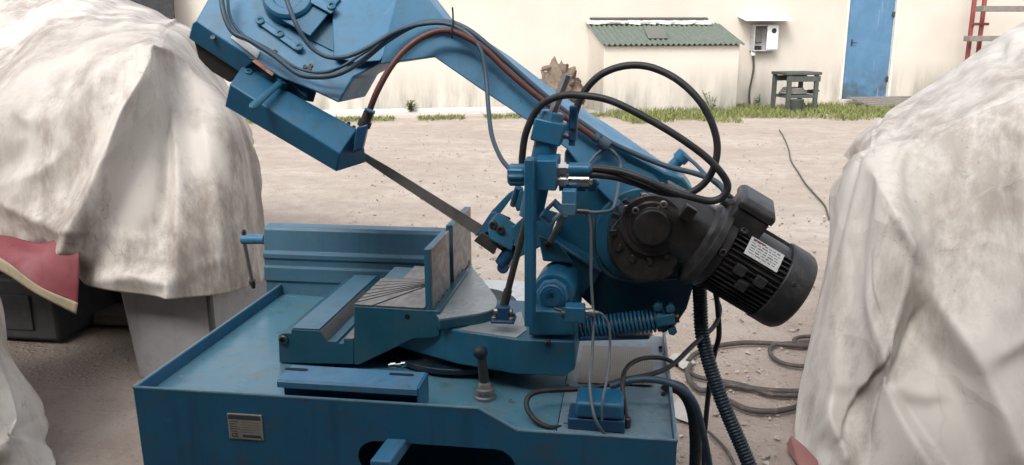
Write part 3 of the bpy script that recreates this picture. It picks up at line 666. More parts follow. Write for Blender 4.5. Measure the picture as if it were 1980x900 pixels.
g = MB(); c_ = V((A.x - .12, 3.55, .62)); g.lathe(c_, V((.25, 1, 0)), [(0, .17), (0, .28), (.03, .30), (.12, .30), (.15, .28), (.15, .17), (.06, .16)], 32); ob('pulley', g, M['black'], cb, .004)


# ================================================================== BANDSAW
saw = thing('bandsaw', (-.38, 1.45, 0), 'blue metal cutting bandsaw with raised saw arm, black motor and open coolant tray', 'bandsaw')
def P(name, mb, mat, bevel=0.0, par=None, ang=35, label=None, kind=None): return ob(name, mb, M[mat], par or saw, bevel, ang, label, kind)
YN = V((0, -1, 0))
def poly(pxs, y0, y1, ):      # outline in the plane y0, swept back to y1
    return MB().prism([W(a, b, y0) for a, b in pxs], V((0, y1 - y0, 0)))
def hp(*q): return MB().hull([W(*a) for a in q])
def bolts(par, pts, mat='dark_steel', r=.006, h=.005, d=YN):
    for q in pts: ob('bolt', MB().screw(W(*q), d, r, h), M[mat], par)
# ---- cabinet and tray
YF, XL, XR, YB = 1.184, -.847, .091, 1.80
zL, zR = .86, .825
front = [(-.836, 0), (.091, 0), (.091, zR), (-.167, zR), (-.231, zL), (-.847, zL)]
# front panel with a rounded slot: built as strips round the opening
s0x, s1x, sz0, sz1 = -.443, -.170, .722, .789
rr_ = (sz1 - sz0) / 2; zc_ = (sz0 + sz1) / 2
slot = []
for i in range(9):
    a_ = math.radians(90 + 180 * i / 8); slot.append((s0x + rr_ + rr_ * math.cos(a_), zc_ + rr_ * math.sin(a_)))
for i in range(9):
    a_ = math.radians(270 + 180 * i / 8); slot.append((s1x - rr_ + rr_ * math.cos(a_), zc_ + rr_ * math.sin(a_)))
bm = bmesh.new()
o_v = [bm.verts.new((x, YF, z)) for x, z in front]; s_v = [bm.verts.new((x, YF, z)) for x, z in slot]
oe = [bm.edges.new((o_v[i], o_v[(i + 1) % len(o_v)])) for i in range(len(o_v))]
se = [bm.edges.new((s_v[i], s_v[(i + 1) % len(s_v)])) for i in range(len(s_v))]
bmesh.ops.triangle_fill(bm, edges=oe + se, use_beauty=True, use_dissolve=False)
r_ = bmesh.ops.extrude_face_region(bm, geom=bm.faces[:]); 
for v in [x for x in r_['geom'] if isinstance(x, bmesh.types.BMVert)]: v.co.y += .004
fp = ob('front_panel', bm, M['blue'], saw)
g = MB()
pe = [V((-.847, YF, zL)), V((-.231, YF, zL)), V((-.167, YF, zR)), V((.091, YF, zR))]
for p, q in zip(pe, pe[1:]): g.tube([p + V((0, .002, .0)), q + V((0, .002, 0))], .0028, 8, smooth=False)
P('front_rim', g, 'rim')
g = MB(); g.hull([V((x, y, z)) for x, z in ((XL, zL), (XL + .0035, zL), (-.836, 0), (-.832, 0)) for y in (YF + .0045, YB)]); P('side_panel', g, 'blue')
g = MB(); g.tube([V((XL + .001, YF, zL)), V((XL + .001, YB, zL))], .003, 8, smooth=False); P('side_rim', g, 'rim')
g = MB(); g.box(XR - .0035, XR, YF + .0045, YB - .1, 0, zR); P('side_panel', g, 'blue')
g = MB(); g.tube([V((XR - .001, YF, zR)), V((XR - .001, YB - .1, zR))], .003, 8, smooth=False); P('side_rim', g, 'rim')
g = MB(); g.box(XL + .004, XR - .12, YB, YB + .004, 0, .83); P('rear_panel', g, 'blue')
fz = lambda x: .836 + (x + .847) / .938 * (-.030)
xs_ = -.105
g = MB(); g.hull([V((x, y, fz(x) + z)) for x in (XL + .0045, xs_ - .001) for y in (YF + .005, YB - .001) for z in (0, -.004)]); P('tray_floor', g, 'floor_paint')
g = MB(); g.hull([V((x, y, fz(x) + z)) for x in (xs_ + .001, XR - .0045) for y in (YF + .005, YB - .105) for z in (.001, -.003)]); tf = P('tray_floor', g, 'floor_grey', label='worn grey cover sheet of the tray with a vent')
g = MB(); g.hull([Z(a, b, fz(0) + .004 + z) for a, b in ((1127, 668), (1260, 672), (1262, 745), (1117, 740)) for z in (0, .002)]); P('vent_plate', g, 'vent', par=tf)
bolts(tf, [(*q, 0) for q in ()])
for a, b in ((1097, 747), (1282, 750), (1277, 672), (1282, 762)):
    ob('screw', MB().screw(Z(a, b, fz(0) + .002), V((0, 0, 1)), .004, .003), M['dark_steel'], tf)
P('interior_shadow_box', MB().box(-.50, -.12, 1.30, 1.305, .6, .83), 'black') if False else None
# lever bar in the slot
q0, q1 = W(750, 892, YF - .035), W(778, 862, YF + .06)
g = MB(); d_ = V((.03, .12, .03)); c0 = W(735, 905, 1.12)
g.hull([c0 + V((x, 0, z)) for x in (-.017, .017) for z in (-.012, .012)] + [c0 + V((.03, .22, .02)) + V((x, 0, z)) for x in (-.017, .017) for z in (-.012, .012)]); P('lever_bar', g, 'blue_light', .003)
# nameplate
a0, a1, b0, b1 = W(440, 797, YF), W(506, 800, YF), W(511, 853, YF), W(445, 851, YF)
x0, x1, z0, z1 = a0.x, b0.x, b0.z + .002, a0.z - .001
npl = P('nameplate', MB().box(x0, x1, YF - .003, YF - .0002, z0, z1), 'plate', .0006)
g = MB(); g.box(x0 + .002, x1 - .002, YF - .0036, YF - .003, z1 - .010, z1 - .002)
for i in range(5):
    zz = z1 - .015 - i * .0046
    g.box(x0 + .004, x0 + .004 + random.uniform(.012, .018), YF - .0034, YF - .003, zz, zz + .0012); g.box(x0 + .026, x1 - .005, YF - .0034, YF - .003, zz - .0005, zz)
g.box(x0 + .026, x1 - .004, YF - .0034, YF - .003, z0 + .004, z0 + .009)
P('printed_lines', g, 'print', par=npl)
def text(s, loc, size, rot, mat, par, ext=.0004):
    cu = bpy.data.curves.new('lettering', 'FONT'); cu.body = s; cu.size = size; cu.extrude = ext; cu.align_x = 'CENTER'; cu.align_y = 'CENTER'
    to = bpy.data.objects.new('lettering', cu); COL.objects.link(to); bpy.context.view_layer.update()
    me = bpy.data.meshes.new_from_object(to); bpy.data.objects.remove(to)
    bm = bmesh.new(); bm.from_mesh(me); bm.transform(Matrix.Translation(loc) @ rot.to_4x4())
    return ob('lettering', bm, mat, par)
ROTF = Matrix.Rotation(math.radians(90), 3, 'X')
text('CE', V((x0 + .012, YF - .0034, z0 + .007)), .011, ROTF, M['print'], npl)
for a, b in ((x0 + .003, z1 - .003), (x1 - .003, z1 - .003), (x0 + .003, z0 + .003), (x1 - .003, z0 + .003)): ob('rivet', MB().screw(V((a, YF - .003, b)), YN, .0016, .001), M['chrome'], npl)
# channel bracket
A_, B_ = W(536, 735, 1.19), W(806, 750, 1.19)
g = MB(); x0, x1, zt = A_.x, B_.x, .889
sec = [(1.188, zt - .014), (1.188, zt - .004), (1.192, zt), (1.252, zt), (1.252, zt - .0035), (1.1955, zt - .0035), (1.1925, zt - .006), (1.1925, zt - .014)]
g.loft([[V((x, y, z)) for y, z in sec] for x in (x0, x1)])
br = P('channel_bracket', g, 'blue_light', ang=40)
g = MB(); g.box(x0 + .004, x1 - .002, 1.205, 1.2525, .835, zt - .004); P('web', g, 'blue_deep', par=br)
g = MB(); g.box(x1, x1 + .004, 1.189, 1.252, .836, zt - .001); P('end_plate', g, 'blue', .001, par=br)
for ax, bx in ((555, 592), (757, 796)):
    p = Z(ax, 713, zt + .0008); q = Z(bx, 714, zt + .0008) if ax < 600 else Z(bx, 725, zt + .0008)
    if ax > 600: p = Z(ax, 723, zt + .0008)
    g = MB(); r = .0042; pts = []
    for i in range(9): t = math.radians(90 + 180 * i / 8); pts.append(V((p.x + r * math.cos(t), p.y + r * math.sin(t), zt + .0004)))
    for i in range(9): t = math.radians(270 + 180 * i / 8); pts.append(V((q.x + r * math.cos(t), p.y + r * math.sin(t), zt + .0004)))
    g.prism(pts, V((0, 0, .0006))); P('slot_hole', g, 'black', par=br)
# ---- rear fence
g = MB(); x0, x1, y0 = -.885, -.40, 1.794
prof = [(0, .832), (0, .868), (-.006, .872), (-.006, .905), (0, .909), (0, .925), (-.005, .929), (-.005, .94), (.004, .946), (.012, .996), (.018, 1.004), (.05, 1.006), (.05, .832)]
g.loft([[V((x, y0 + y, z)) for y, z in prof] for x in (x0, x1)]); P('fence', g, 'grey_blue', ang=20, bevel=.0012)
g = MB(); p = W(467, 463, 1.83); q = W(512, 463, 1.83); g.lathe(p, q - p, [(0, .008), (.002, .0125), ((q - p).length, .0125)], 20); st_ = P('stop_shaft', g, 'blue_light')
g = MB(); g.lathe(W(472, 452, 1.83), V((0, 0, 1)), [(-.006, .006), (.006, .006), (.006, .004), (.010, .004)], 6); P('stop_nut', g, 'dark_steel', par=st_)
p = W(473, 470, 1.83); q = W(489, 549, 1.86); g = MB(); g.cyl(p, q, .0055, 12); P('stop_rod', g, 'steel', par=st_)
g = MB(); g.lathe(q, q - p, [(-.01, .009), (.002, .009), (.002, .006), (.012, .006)], 6); P('rod_nut', g, 'dark_steel', par=st_)
# ---- vice base with stepped bed and grooved table
YV = 1.386
bx = lambda a, b: W(a, b, YV)
yr = 1.66
prof = [(540, 702), (538, 650), (546, 645), (563, 645), (563, 637), (618, 640), (634, 660), (652, 661), (652, 665), (664, 665), (664, 657), (684, 657), (684, 705)]
g = MB().prism([bx(*q) for q in prof], V((0, yr + .1 - YV, 0))); vb = P('vice_bed', g, 'teal_cast', .0015)
g = MB(); c = [bx(565, 636.5), bx(617, 639)]
g.hull([p + V((0, y, z)) for p in c for y in (.001, yr + .09 - YV) for z in (.0004, .0022)]); P('slide_strip', g, 'grey_blue', .0006, par=vb)
for (a, b), (cc_, dd_) in (((619, 641), (633, 659.5)), ((665, 656.5), (682, 656.5))):
    g = MB(); p, q = bx(a, b), bx(cc_, dd_); n_ = V((.0008, 0, .0015))
    g.hull([p + n_, q + n_] + [p + n_ + V((0, .26, 0)), q + n_ + V((0, .26, 0))] + [p - V((0, 0, .002)), q - V((0, 0, .002)), p + V((0, .26, -.002)), q + V((0, .26, -.002))]); P('slide_way', g, 'iron_table', par=vb)
g = MB(); g.lathe(W(549, 657, YV), YN, [(-.002, .010), (.004, .010), (.006, .008), (.006, .005), (.001, .0045), (.001, .0002)], 20); P('end_screw', g, 'dark_steel', par=vb)
zt = .953
blk = [(684, 592), (850, 602), (850, 650), (838, 654), (800, 655), (766, 672), (694, 706), (684, 706)]
g = MB().prism([bx(*q) for q in blk], V((0, yr - YV, 0))); tb = P('vice_table', g, 'teal_cast', .002)
g = MB(); g.lathe(bx(788, 613), YN, [(-.001, .0055), (.0003, .0055), (.0003, .0002)], 14); P('oil_hole', g, 'black', par=tb)
# grooved iron top: bars fanned out from the jaw
tl_, tr_ = bx(684, 592), bx(822, 600)
pc = V((tr_.x + .012, 1.50, 0))
x0, x1, y0, y1 = tl_.x + .001, -.372, YV + .001, yr
def ztop(x): return tl_.z + (tr_.z - tl_.z) * (x - tl_.x) / (tr_.x - tl_.x) + .0004
def clip(pg, a, n):       # keep the side of the line through a with normal n
    out = []
    for i in range(len(pg)):
        p, q = pg[i], pg[(i + 1) % len(pg)]; dp, dq = (p - a).dot(n), (q - a).dot(n)
        if dp >= 0: out.append(p)
        if (dp >= 0) != (dq >= 0): out.append(p.lerp(q, dp / (dp - dq)))
    return out
def hold(pg):
    return [V((p.x, p.y, ztop(p.x))) for p in pg]
rect = [V((x0, y0, 0)), V((x1, y0, 0)), V((x1, y1, 0)), V((x0, y1, 0))]
notch = V((x0 + .035, 1.585, 0))
def target(px, py): p = Z(px, py, zt); return V((p.x, p.y, 0))
O1 = target(832, 553)
ends = [target(*q) for q in ((722, 598), (699, 590), (704, 583), (709, 576), (716, 568), (723, 560), (734, 552), (745, 545))]
lines = [(O1 + V((0, -.02 + .006 * i, 0)), (e - (O1 + V((0, -.02 + .006 * i, 0)))).normalized()) for i, e in enumerate(ends)]
prev = None; gw = .0023
bars = []
pg0 = rect
for i, (o_, d_) in enumerate(lines):
    n_ = V((-d_.y, d_.x, 0))         # d points left; n points to -y
    below = clip(pg0, o_ + n_ * gw, n_)
    above = clip(pg0, o_ - n_ * gw, -n_)
    if len(below) > 2: bars.append(below)
    pg0 = above
# behind the last groove: plate with a notch on its left
if len(pg0) > 2:
    bars.append(clip(pg0, V((x0 + .045, 0, 0)), V((1, 0, 0))))
for pgn in bars:
    if len(pgn) < 3: continue
    g = MB(); g.prism(hold(pgn), V((0, 0, .0035))); ob('table_bar', g, M['iron_table'], tb, .0005)
# ---- jaw plates
XJ = -.355
for (ya, yb, zb, ztp) in ((YV + .002, 1.536, .936, 1.074), (1.572, 1.763, .936, 1.077)):
    g = MB(); g.box(XJ - .0035, XJ, ya, yb, zb, ztp); jp = P('jaw_plate', g, 'jaw', .0006); P('jaw_body', MB().box(XJ - .0145, XJ - .0037, ya - .0005, yb, zb, ztp - .0006), 'blue_cast', .001, par=jp)
    for yy in (ya + .045, ya + .085, yb - .03):
        ob('bolt_hole', MB().lathe(V((XJ, yy, .953)), V((1, 0, 0)), [(-.001, .0055), (.0004, .0055), (.0004, .0002)], 12), M['black'], jp)
g = MB(); g.box(XJ - .027, XJ - .0145, 1.50, 1.60, .953, 1.062); P('jaw_backing', g, 'blue_deep', .003)
g = MB(); g.box(XJ - .034, XJ - .015, 1.59, 1.755, .9535, 1.05); P('jaw_backing', g, 'teal_cast', .003)
# ---- sector plate (round table) right of the jaws
arc = [(843, 621), (905, 527), (912, 516)]
zd = .9475
pts = [V((XJ + .002, 1.395, 0)), V((XJ + .002, 1.752, 0))]
ctr = V((-.40, 1.50, 0)); 
curve = [Z(*q, zd) for q in ((914, 517), (930, 537), (946, 557), (958, 574), (961, 585), (955, 597), (930, 605), (890, 611), (850, 617))]
curve = crom([V((p.x, p.y, 0)) for p in curve], 5)
pl = [V((p.x, p.y, zd)) for p in [pts[1]] + curve + [pts[0]]]
g = MB().prism(pl, V((0, 0, -.004))); sp_ = P('sector_plate', g, 'pad', .0008)
g = MB().prism([p + V((0, 0, -.0042)) for p in pl], V((0, 0, -.0175))); P('plate_rim', g, 'teal_cast', .001, par=sp_)
g = MB(); g.lathe(V((-.33, 1.53, .828)), V((0, 0, 1)), [(0, .15), (.012, .15), (.012, .12), (.095, .115)], 48); P('turntable', g, 'dark_navy', .002)  # shade beneath the vice block painted in as dark navy
# ---- console casting (turning arm base)
YC = Z(999, 656, .924).y
con = [(760, 690), (836, 645), (884, 637), (999, 655), (1020, 641), (1020, 560), (1032, 545), (1110, 545), (1113, 612), (1113, 698), (1083, 721), (992, 724), (860, 727), (790, 716)]
tz_c = W(999, 656, YC).z; bzc = W(992, 724, YC).z
plan = [Z(a, b, tz_c) for a, b in ((840, 660), (884, 638.5), (999, 656), (1021, 641))]
pr_ = W(1113, 641, YC); plan = [V((plan[0].x - .15, 1.46, 0)), plan[1], plan[2], V((plan[3].x, YC, 0)), V((pr_.x, YC, 0)), V((pr_.x, 1.56, 0)), V((plan[0].x - .15, 1.56, 0))]
plan[1].y = max(plan[1].y, 1.30)
bev = V((0, 0, 0)); g = MB(); cx = sum((p.x for p in plan)) / 7
g.loft([[V((p.x - (.02 if p.x > pr_.x - .01 else 0), p.y, bzc)) for p in plan], [V((p.x, p.y, bzc + .016)) for p in plan], [V((p.x, p.y, tz_c)) for p in plan]])
cs = P('console', g, 'blue_cast', .003)
g = MB(); tp = [Z(a, b, tz_c + .0015) for a, b in ((886, 637), (946, 617), (1008, 603), (1018, 638), (998, 653))]
g.prism(tp, V((0, 0, -.002))); P('sky_sheen_plate', g, 'pad', par=cs)  # pale plate: sky reflection on the console top put into its colour
bolts(cs, [(1060, 664, YC)], r=.006)
g = MB().prism([W(a, b, YC + .002) for a, b in [(1022, 650), (1022, 606), (1040, 600), (1100, 602), (1112, 610), (1113, 650)]], V((0, .2, 0))); P('bearing_pedestal', g, 'blue_cast', .004)
# grease nipple / bright fitting beside the block
g = MB(); p = W(752, 707, 1.30); q = W(794, 703, 1.30)
g.lathe(p, q - p, [(0, .0035), (.004, .0035), (.004, .0055), (.014, .0055), (.014, .0025), (.024, .0025), (.024, .005), (.032, .005), (.034, .001)], 14); P('grease_fitting', g, 'chrome')
# clamp lever with ball
b = Z(937, 770, fz(-.24)); lv = W(930, 682, b.y)
g = MB(); g.lathe(b, V((0, 0, 1)), [(0, .020), (.006, .020), (.008, .017), (.014, .017), (.014, .019), (.020, .018), (.022, .013), (.03, .011), (.034, .008)], 28); cl = P('clamp_base', g, 'steel')
g = MB(); g.lathe(b + V((0, 0, .03)), lv - b - V((0, 0, .03)), [(0, .0095), (.05, .0085), (.062, .008)], 16); P('clamp_shaft', g, 'dark_steel', par=cl)
g = MB(); g.lathe(lv - V((0, 0, .012)), V((-.08, -.05, 1)), [(0, .002)] + [(.013 - .013 * math.cos(i * .349), .0135 * math.sin(i * .349)) for i in range(1, 9)] + [(.0262, .0005)], 20); P('clamp_ball', g, 'dark_navy', par=cl, ang=60)
# ---- upright bracket and valve block
g = MB(); p = W(1014, 632, 1.28); q = W(1031.5, 310, 1.28); g.box(p.x, q.x, 1.28, 1.325, p.z, q.z); ub = P('upright_bracket', g, 'blue', .0015)
p, q = W(1033, 368, 1.315), W(1076, 311, 1.315)
g = MB(); g.box(p.x - .0005, q.x, 1.312, 1.40, p.z, q.z); vbk = P('valve_block', g, 'blue', .0015)
kn = W(983, 338, 1.345); kq = W(1013, 338, 1.345)
g = MB(); secs = []
for t, r in ((0, .016), (.004, .0195), (.026, .0195), (.030, .017)):
    secs.append([kn + V((t, 0, 0)) + V((0, math.cos(i * math.pi / 18), math.sin(i * math.pi / 18))) * (r * (1 if (i // 2) % 2 else .90)) for i in range(36)])
g.loft(secs); P('adjuster_knob', g, 'blue', par=vbk, ang=30)
for dz in (.012, -.012):
    c = W(1077, 327 if dz > 0 else 349, 1.35); g = MB()
    g.lathe(c, V((1, 0, 0)), [(0, .009), (.006, .009), (.006, .012), (.016, .012), (.016, .009), (.020, .009)], 6); P('hex_fitting', g, 'chrome', par=vbk, ang=20)
    g = MB(); g.lathe(c + V((.021, 0, 0)), V((1, 0, 0)), [(0, .0115), (.034, .0115), (.036, .009), (.040, .007)], 18); P('hose_ferrule', g, 'chrome' if dz < 0 else 'blue', par=vbk)
c = W(1082, 352, 1.385); g = MB(); g.lathe(c, V((1, 0, 0)), [(0, .016), (.046, .016), (.046, .012), (.052, .012), (.052, .0155), (.066, .0155), (.066, .009), (.07, .004)], 22); P('solenoid', g, 'blue', par=vbk)
g = MB(); p = W(1101, 390, 1.325); g.obox(p, V((.012, 0, 0)), V((0, .014, 0)), V((0, 0, .021))); dc = P('solenoid_plug', g, 'blue_light', .002, par=vbk)
g = MB(); g.box(W(1087, 405, 1.31).x, W(1113, 405, 1.31).x, 1.3060, 1.3105, W(1100, 416, 1.31).z, W(1100, 394, 1.31).z); P('plug_cover', g, 'grey_blue', .0012, par=vbk)
g = MB(); p = W(1116, 408, 1.32); g.cyl(p, p + V((.02, 0, -.001)), .0045, 10); P('plug_gland', g, 'dark_steel', par=vbk)
# ---- lift cylinder and its rod
def on(px, py, y=1.40): return W(px, py, y)
g = MB(); p, q = on(1026, 420), on(1058, 268); g.cyl(p, q, .0215, 24); lc = P('lift_cylinder', g, 'blue')
p2 = on(1066, 232); d_ = (p2 - q).normalized()
g = MB(); s_ = d_.cross(YN).normalized(); c = q.lerp(p2, .42); g.obox(c, s_ * .027, V((0, .027, 0)), d_ * .020); P('cylinder_head', g, 'blue', .003, par=lc)
g = MB(); g.lathe(c + d_ * .0202, d_, [(0, .021), (.012, .021), (.014, .018)], 8); P('gland_nut', g, 'blue_light', par=lc, ang=25)
g = MB(); g.cyl(c + d_ * .032, on(1097, 145), .0085, 6); P('piston_rod', g, 'steel', par=lc, ang=25)
g = MB(); p, q = on(975, 590, 1.385), on(1019, 418, 1.40); dd_ = (q - p).normalized(); g.lathe(p, dd_, [(0, .008), (.03, .008), (.03, .0062), ((q - p).length, .0062)], 16); sr = P('support_rod', g, 'dark_steel')
g = MB(); base = on(974, 618, 1.375); g.obox(base, V((.022, 0, 0)), V((0, .018, 0)), V((0, 0, .003))); 
g.obox(base + V((0, 0, .014)), V((.011, 0, 0)), V((0, .009, 0)), V((0, 0, .012))); P('rod_clevis', g, 'blue_deep', .002, par=sr)
for a, b in ((-1, -1), (1, -1), (1, 1), (-1, 1)): ob('bolt', MB().screw(base + V((a * .016, b * .012, .003)), V((0, 0, 1)), .0045, .006), M['steel'], sr)
g = MB(); c = on(972, 603, 1.375); g.cyl(c + V((-.016, 0, 0)), c + V((.018, 0, 0)), .0065, 12); P('clevis_pin', g, 'steel', par=sr)
g = MB(); c = W(1107, 262, 1.40); 
g.lathe(c, V((.05, 0, 1)), [(-.018, .006), (-.008, .006), (-.008, .0085), (.004, .0085), (.004, .006), (.012, .006), (.012, .0085), (.05, .0085), (.052, .006)], 12); P('elbow_fitting', g, 'blue_deep', par=lc)
g = MB(); g.cyl(W(1080, 262, 1.40), W(1106, 265, 1.40), .0055, 10); P('port_pipe', g, 'steel', par=lc)
# ---- saw arm (bow)
def sec(l, r, t, yl=1.53, yr_=1.56, yt=1.70):
    L, Rr, T = W(*l, yl), W(*r, yr_), W(*t, yt); return [L, Rr, T, V((L.x, yt, L.z)), ]
g = MB()
g.loft([sec((735, 125), (780, -60), (800, -60)), sec((838, 110), (868, 48), (874, 36)), sec((945, 184), (976, 122), (986, 109)), sec((1024, 237), (1064, 200), (1082, 182)),
        sec((1095, 288), (1156, 259), (1190, 250)), sec((1150, 360), (1224, 305), (1262, 300)), sec((1230, 440), (1285, 331), (1322, 342))])
arm = P('saw_arm', g, 'blue_light', .003, ang=25)
g = poly([(1092, 292), (1157, 262), (1286, 333), (1322, 345), (1342, 372), (1345, 470), (1343, 548), (1328, 598), (1300, 640), (1180, 628), (1118, 570), (1063, 466), (1086, 400)], 1.555, 1.68)
gp = P('gear_plate', g, 'blue_cast', .004)
g = MB(); p, q = W(1064, 462, 1.50), W(1163, 523, 1.50); n_ = V((.25, 0, 1)).normalized() * .006
g.hull([p, q, p + V((0, .1, 0)), q + V((0, .1, 0)), p - n_, q - n_, p + V((0, .1, 0)) - n_, q + V((0, .1, 0)) - n_]); 
P('drive_guard_plate', g, 'patch' if False else 'grey_blue', .001)
g = MB().prism([W(a, b, 1.505) for a, b in ((1068, 462), (1163, 521), (1152, 545), (1120, 575), (1075, 520))], V((0, .05, 0))); P('drive_guard', g, 'blue_cast', .002)
# tilt cover at lower left of the guard (dark wedge with bolt)
g = hp((1040, 455, 1.44), (1080, 468, 1.44), (1110, 510, 1.44), (1050, 505, 1.44), (1040, 455, 1.52), (1080, 468, 1.52), (1110, 510, 1.52), (1050, 505, 1.52)); pk = P('pivot_bracket', g, 'blue_cast', .003)
bolts(pk, [(1061, 474, 1.44)], 'dark_steel', .0085, .006)
# ---- pivot hub facing the viewer
c = W(1074, 560, YC + .07); ax = V((-.05, -1, .02)).normalized()
g = MB(); g.lathe(c - ax * .06, ax, [(0, .040), (.06, .040), (.085, .039), (.09, .036)], 40); ph = P('pivot_hub', g, 'blue')
g = MB(); g.lathe(c + ax * .0305, ax, [(-.002, .030), (.010, .030), (.012, .028), (.012, .0255)], 8); P('hub_nut', g, 'blue_light', .0015, par=ph, ang=25)
g = MB(); g.lathe(c + ax * .043, ax, [(-.002, .0235), (.006, .0235), (.008, .021), (.008, .017), (.011, .0165), (.011, .009), (.009, .009), (.009, .004), (.006, .0035), (.006, .0003)], 32); P('hub_cap', g, 'blue', par=ph)
# ---- head: wheel housing at the upper left
yh = 1.50
h3 = [W(376, 43, 1.50), W(440, -70, 1.59), W(604, 176, 1.485)]
hn0 = (h3[1] - h3[0]).cross(h3[2] - h3[0]).normalized()
def onp(a, b): d = ray(a, b); return CAM + d * ((h3[0] - CAM).dot(hn0) / d.dot(hn0))
hd = [(376, 43), (440, -70), (800, -70), (812, 40), (735, 123), (684, 150), (655, 200), (604, 176), (540, 150)]
g = MB(); fr = [onp(*q) for q in hd]; bk_ = [V((p.x, p.y + .16, p.z)) for p in fr]
g.loft([fr, bk_]); head = P('wheel_housing', g, 'blue_light', .004, ang=30)
g = MB().hull([W(*q) for q in ((380, 40, 1.493), (372, 46, 1.495), (365, 74, 1.515), (466, 141, 1.515), (492, 118, 1.493), (492, 118, 1.56), (380, 40, 1.56), (365, 74, 1.56), (466, 141, 1.56))]); P('housing_flange', g, 'blue', .002)
g = MB().hull([W(*q) for q in ((374, 78, 1.53), (383, 113, 1.535), (393, 124, 1.537), (410, 140, 1.54), (443, 160, 1.54), (470, 140, 1.53))] + [W(*q) + V((0, .12, 0)) for q in ((374, 78, 1.53), (383, 113, 1.535), (393, 124, 1.537), (410, 140, 1.54), (443, 160, 1.54), (470, 140, 1.53))]); P('wheel_cover', g, 'dark_steel', .003)
hn = V((.12, -1, .55)).normalized()
hn = ((fr[1] - fr[0]).cross(fr[7] - fr[0])).normalized()
if hn.y > 0: hn = -hn
def onh(px, py, lift=0.0):      # point on the tilted front of the housing, lifted off it
    d = ray(px, py); P0 = fr[0] + hn * lift; return CAM + d * ((P0 - CAM).dot(hn) / d.dot(hn))
def plateh(pxs, l0_, l1_): return MB().hull([onh(a, b, l) for a, b in pxs for l in (l0_, l1_)])
sp2 = P('screw_strip', plateh([(491, 36), (498, 31), (583, 91), (577, 102), (496, 44)], -.002, .008), 'blue_light', .0015)
for a, b in ((503, 41), (541, 66), (578, 92)): ob('bolt', MB().screw(onh(a, b, .008), hn, .0085, .004), M['blue_cast'], sp2)
P('tension_slide', plateh([(585, -20), (705, 41), (672, 98), (655, 105), (560, 58)], -.002, .003), 'blue_cast', .0015)
tsb = P('tension_block', plateh([(580, -60), (660, -2), (600, 72), (545, 40), (520, -20)], .003, .022), 'blue', .003)
P('tension_cap', plateh([(588, -20), (652, 16), (640, 28), (575, -8)], .023, .030), 'blue_light', .002, par=tsb)
ob('bolt', MB().screw(onh(641, 13, .030), hn, .009, .005), M['blue_cast'], tsb)
P('housing_cheek', plateh([(640, -66), (704, 41), (645, 112), (690, 122), (735, 118), (800, 30), (795, -66)], -.002, .016), 'blue_light', .002)
g = MB(); g.lathe(onh(560, 10, .0), hn, [(0, .05), (.026, .05), (.032, .045), (.032, .03), (.028, .028), (.028, .0005)], 28); P('tension_boss', g, 'blue', .001, par=tsb)
P('slide_bridge', hp(*[(a, b, y) for a, b in ((470, 118), (500, 112), (612, 178), (606, 198), (560, 190), (478, 140)) for y in (1.515, 1.60)]), 'blue_cast', .002)
P('wear_strip', plateh([(446, 73), (453, 62), (503, 100), (497, 114)], -.001, .0035), 'white_label', .0006)
P('bronze_guide', plateh([(487, 119), (494, 114), (530, 142), (526, 148)], -.001, .004), 'bronze', .0006)
bolts(head, [])
ob('bolt', MB().screw(onh(412, 73, 0), hn, .005, .002), M['dark_steel'], head)
for a, b in ((532, 100), (590, 130), (598, 134), (601, 128)): ob('bolt', MB().screw(onh(a, b, 0), hn, .0042, .003), M['dark_steel'], head)
# ---- guide arm box
T0, R0, B0 = (468, 128, 1.50), (444, 163, 1.455), (434, 206, 1.475)
T1, R1, B1 = (690, 250, 1.50), (657, 299, 1.455), (650, 333, 1.475)
g = MB(); sA = [W(*T0), W(*R0), W(*B0), W(B0[0], B0[1], 1.475) + V((.02, .05, .0)), W(*T0) + V((.0, .03, -.01))]
sB = [W(*T1), W(*R1), W(*B1), W(*B1) + V((.045, .05, .012)), W(*T1) + V((.002, .03, -.01))]
g.loft([sA, sB]); ga = P('guide_arm', g, 'blue', .0025, ang=25)
gn = ((W(*R0) - W(*T0)).cross(W(*R1) - W(*T0))).normalized()
if gn.y > 0: gn = -gn
def ong(px, py, lift=0.0): d = ray(px, py); P0 = W(*T0) + gn * lift; return CAM + d * ((P0 - CAM).dot(gn) / d.dot(gn))
for a, b in ((481, 140), (641, 245)): ob('bolt', MB().screw(ong(a, b), gn, .007, .004), M['blue_cast'], ga)
for a, b in ((664, 240), (671, 246), (678, 250), (674, 240), (684, 247)): ob('bolt', MB().screw(ong(a, b), gn, .0038, .003), M['dark_steel'], ga)
g = MB().hull([ong(a, b, l) for a, b in ((548, 150), (575, 132), (604, 150), (594, 192)) for l in (-.01, .018)]); gc = P('guide_clamp', g, 'blue', .006)
g = MB(); p = ong(547, 158, .014); q = ong(484, 213, .020); u = (q - p).normalized()
g.cyl(p - gn * .015, p + gn * .008, .0125, 18); 
side = u.cross(gn).normalized()
g.loft([[p + u * t + side * (w_ * math.cos(k * .7854)) + gn * (.004 + h_ * math.sin(k * .7854)) for k in range(8)] for t, w_, h_ in ((-.006, .004, .003), (0, .0085, .005), (.03, .0065, .0045), ((q - p).length - .008, .0088, .005), ((q - p).length, .004, .003))]); P('clamp_handle', g, 'blue_cast', .001, par=gc, ang=50)
ob('bolt', MB().screw(p + gn * .008, gn, .006, .003), M['blue_cast'], gc)
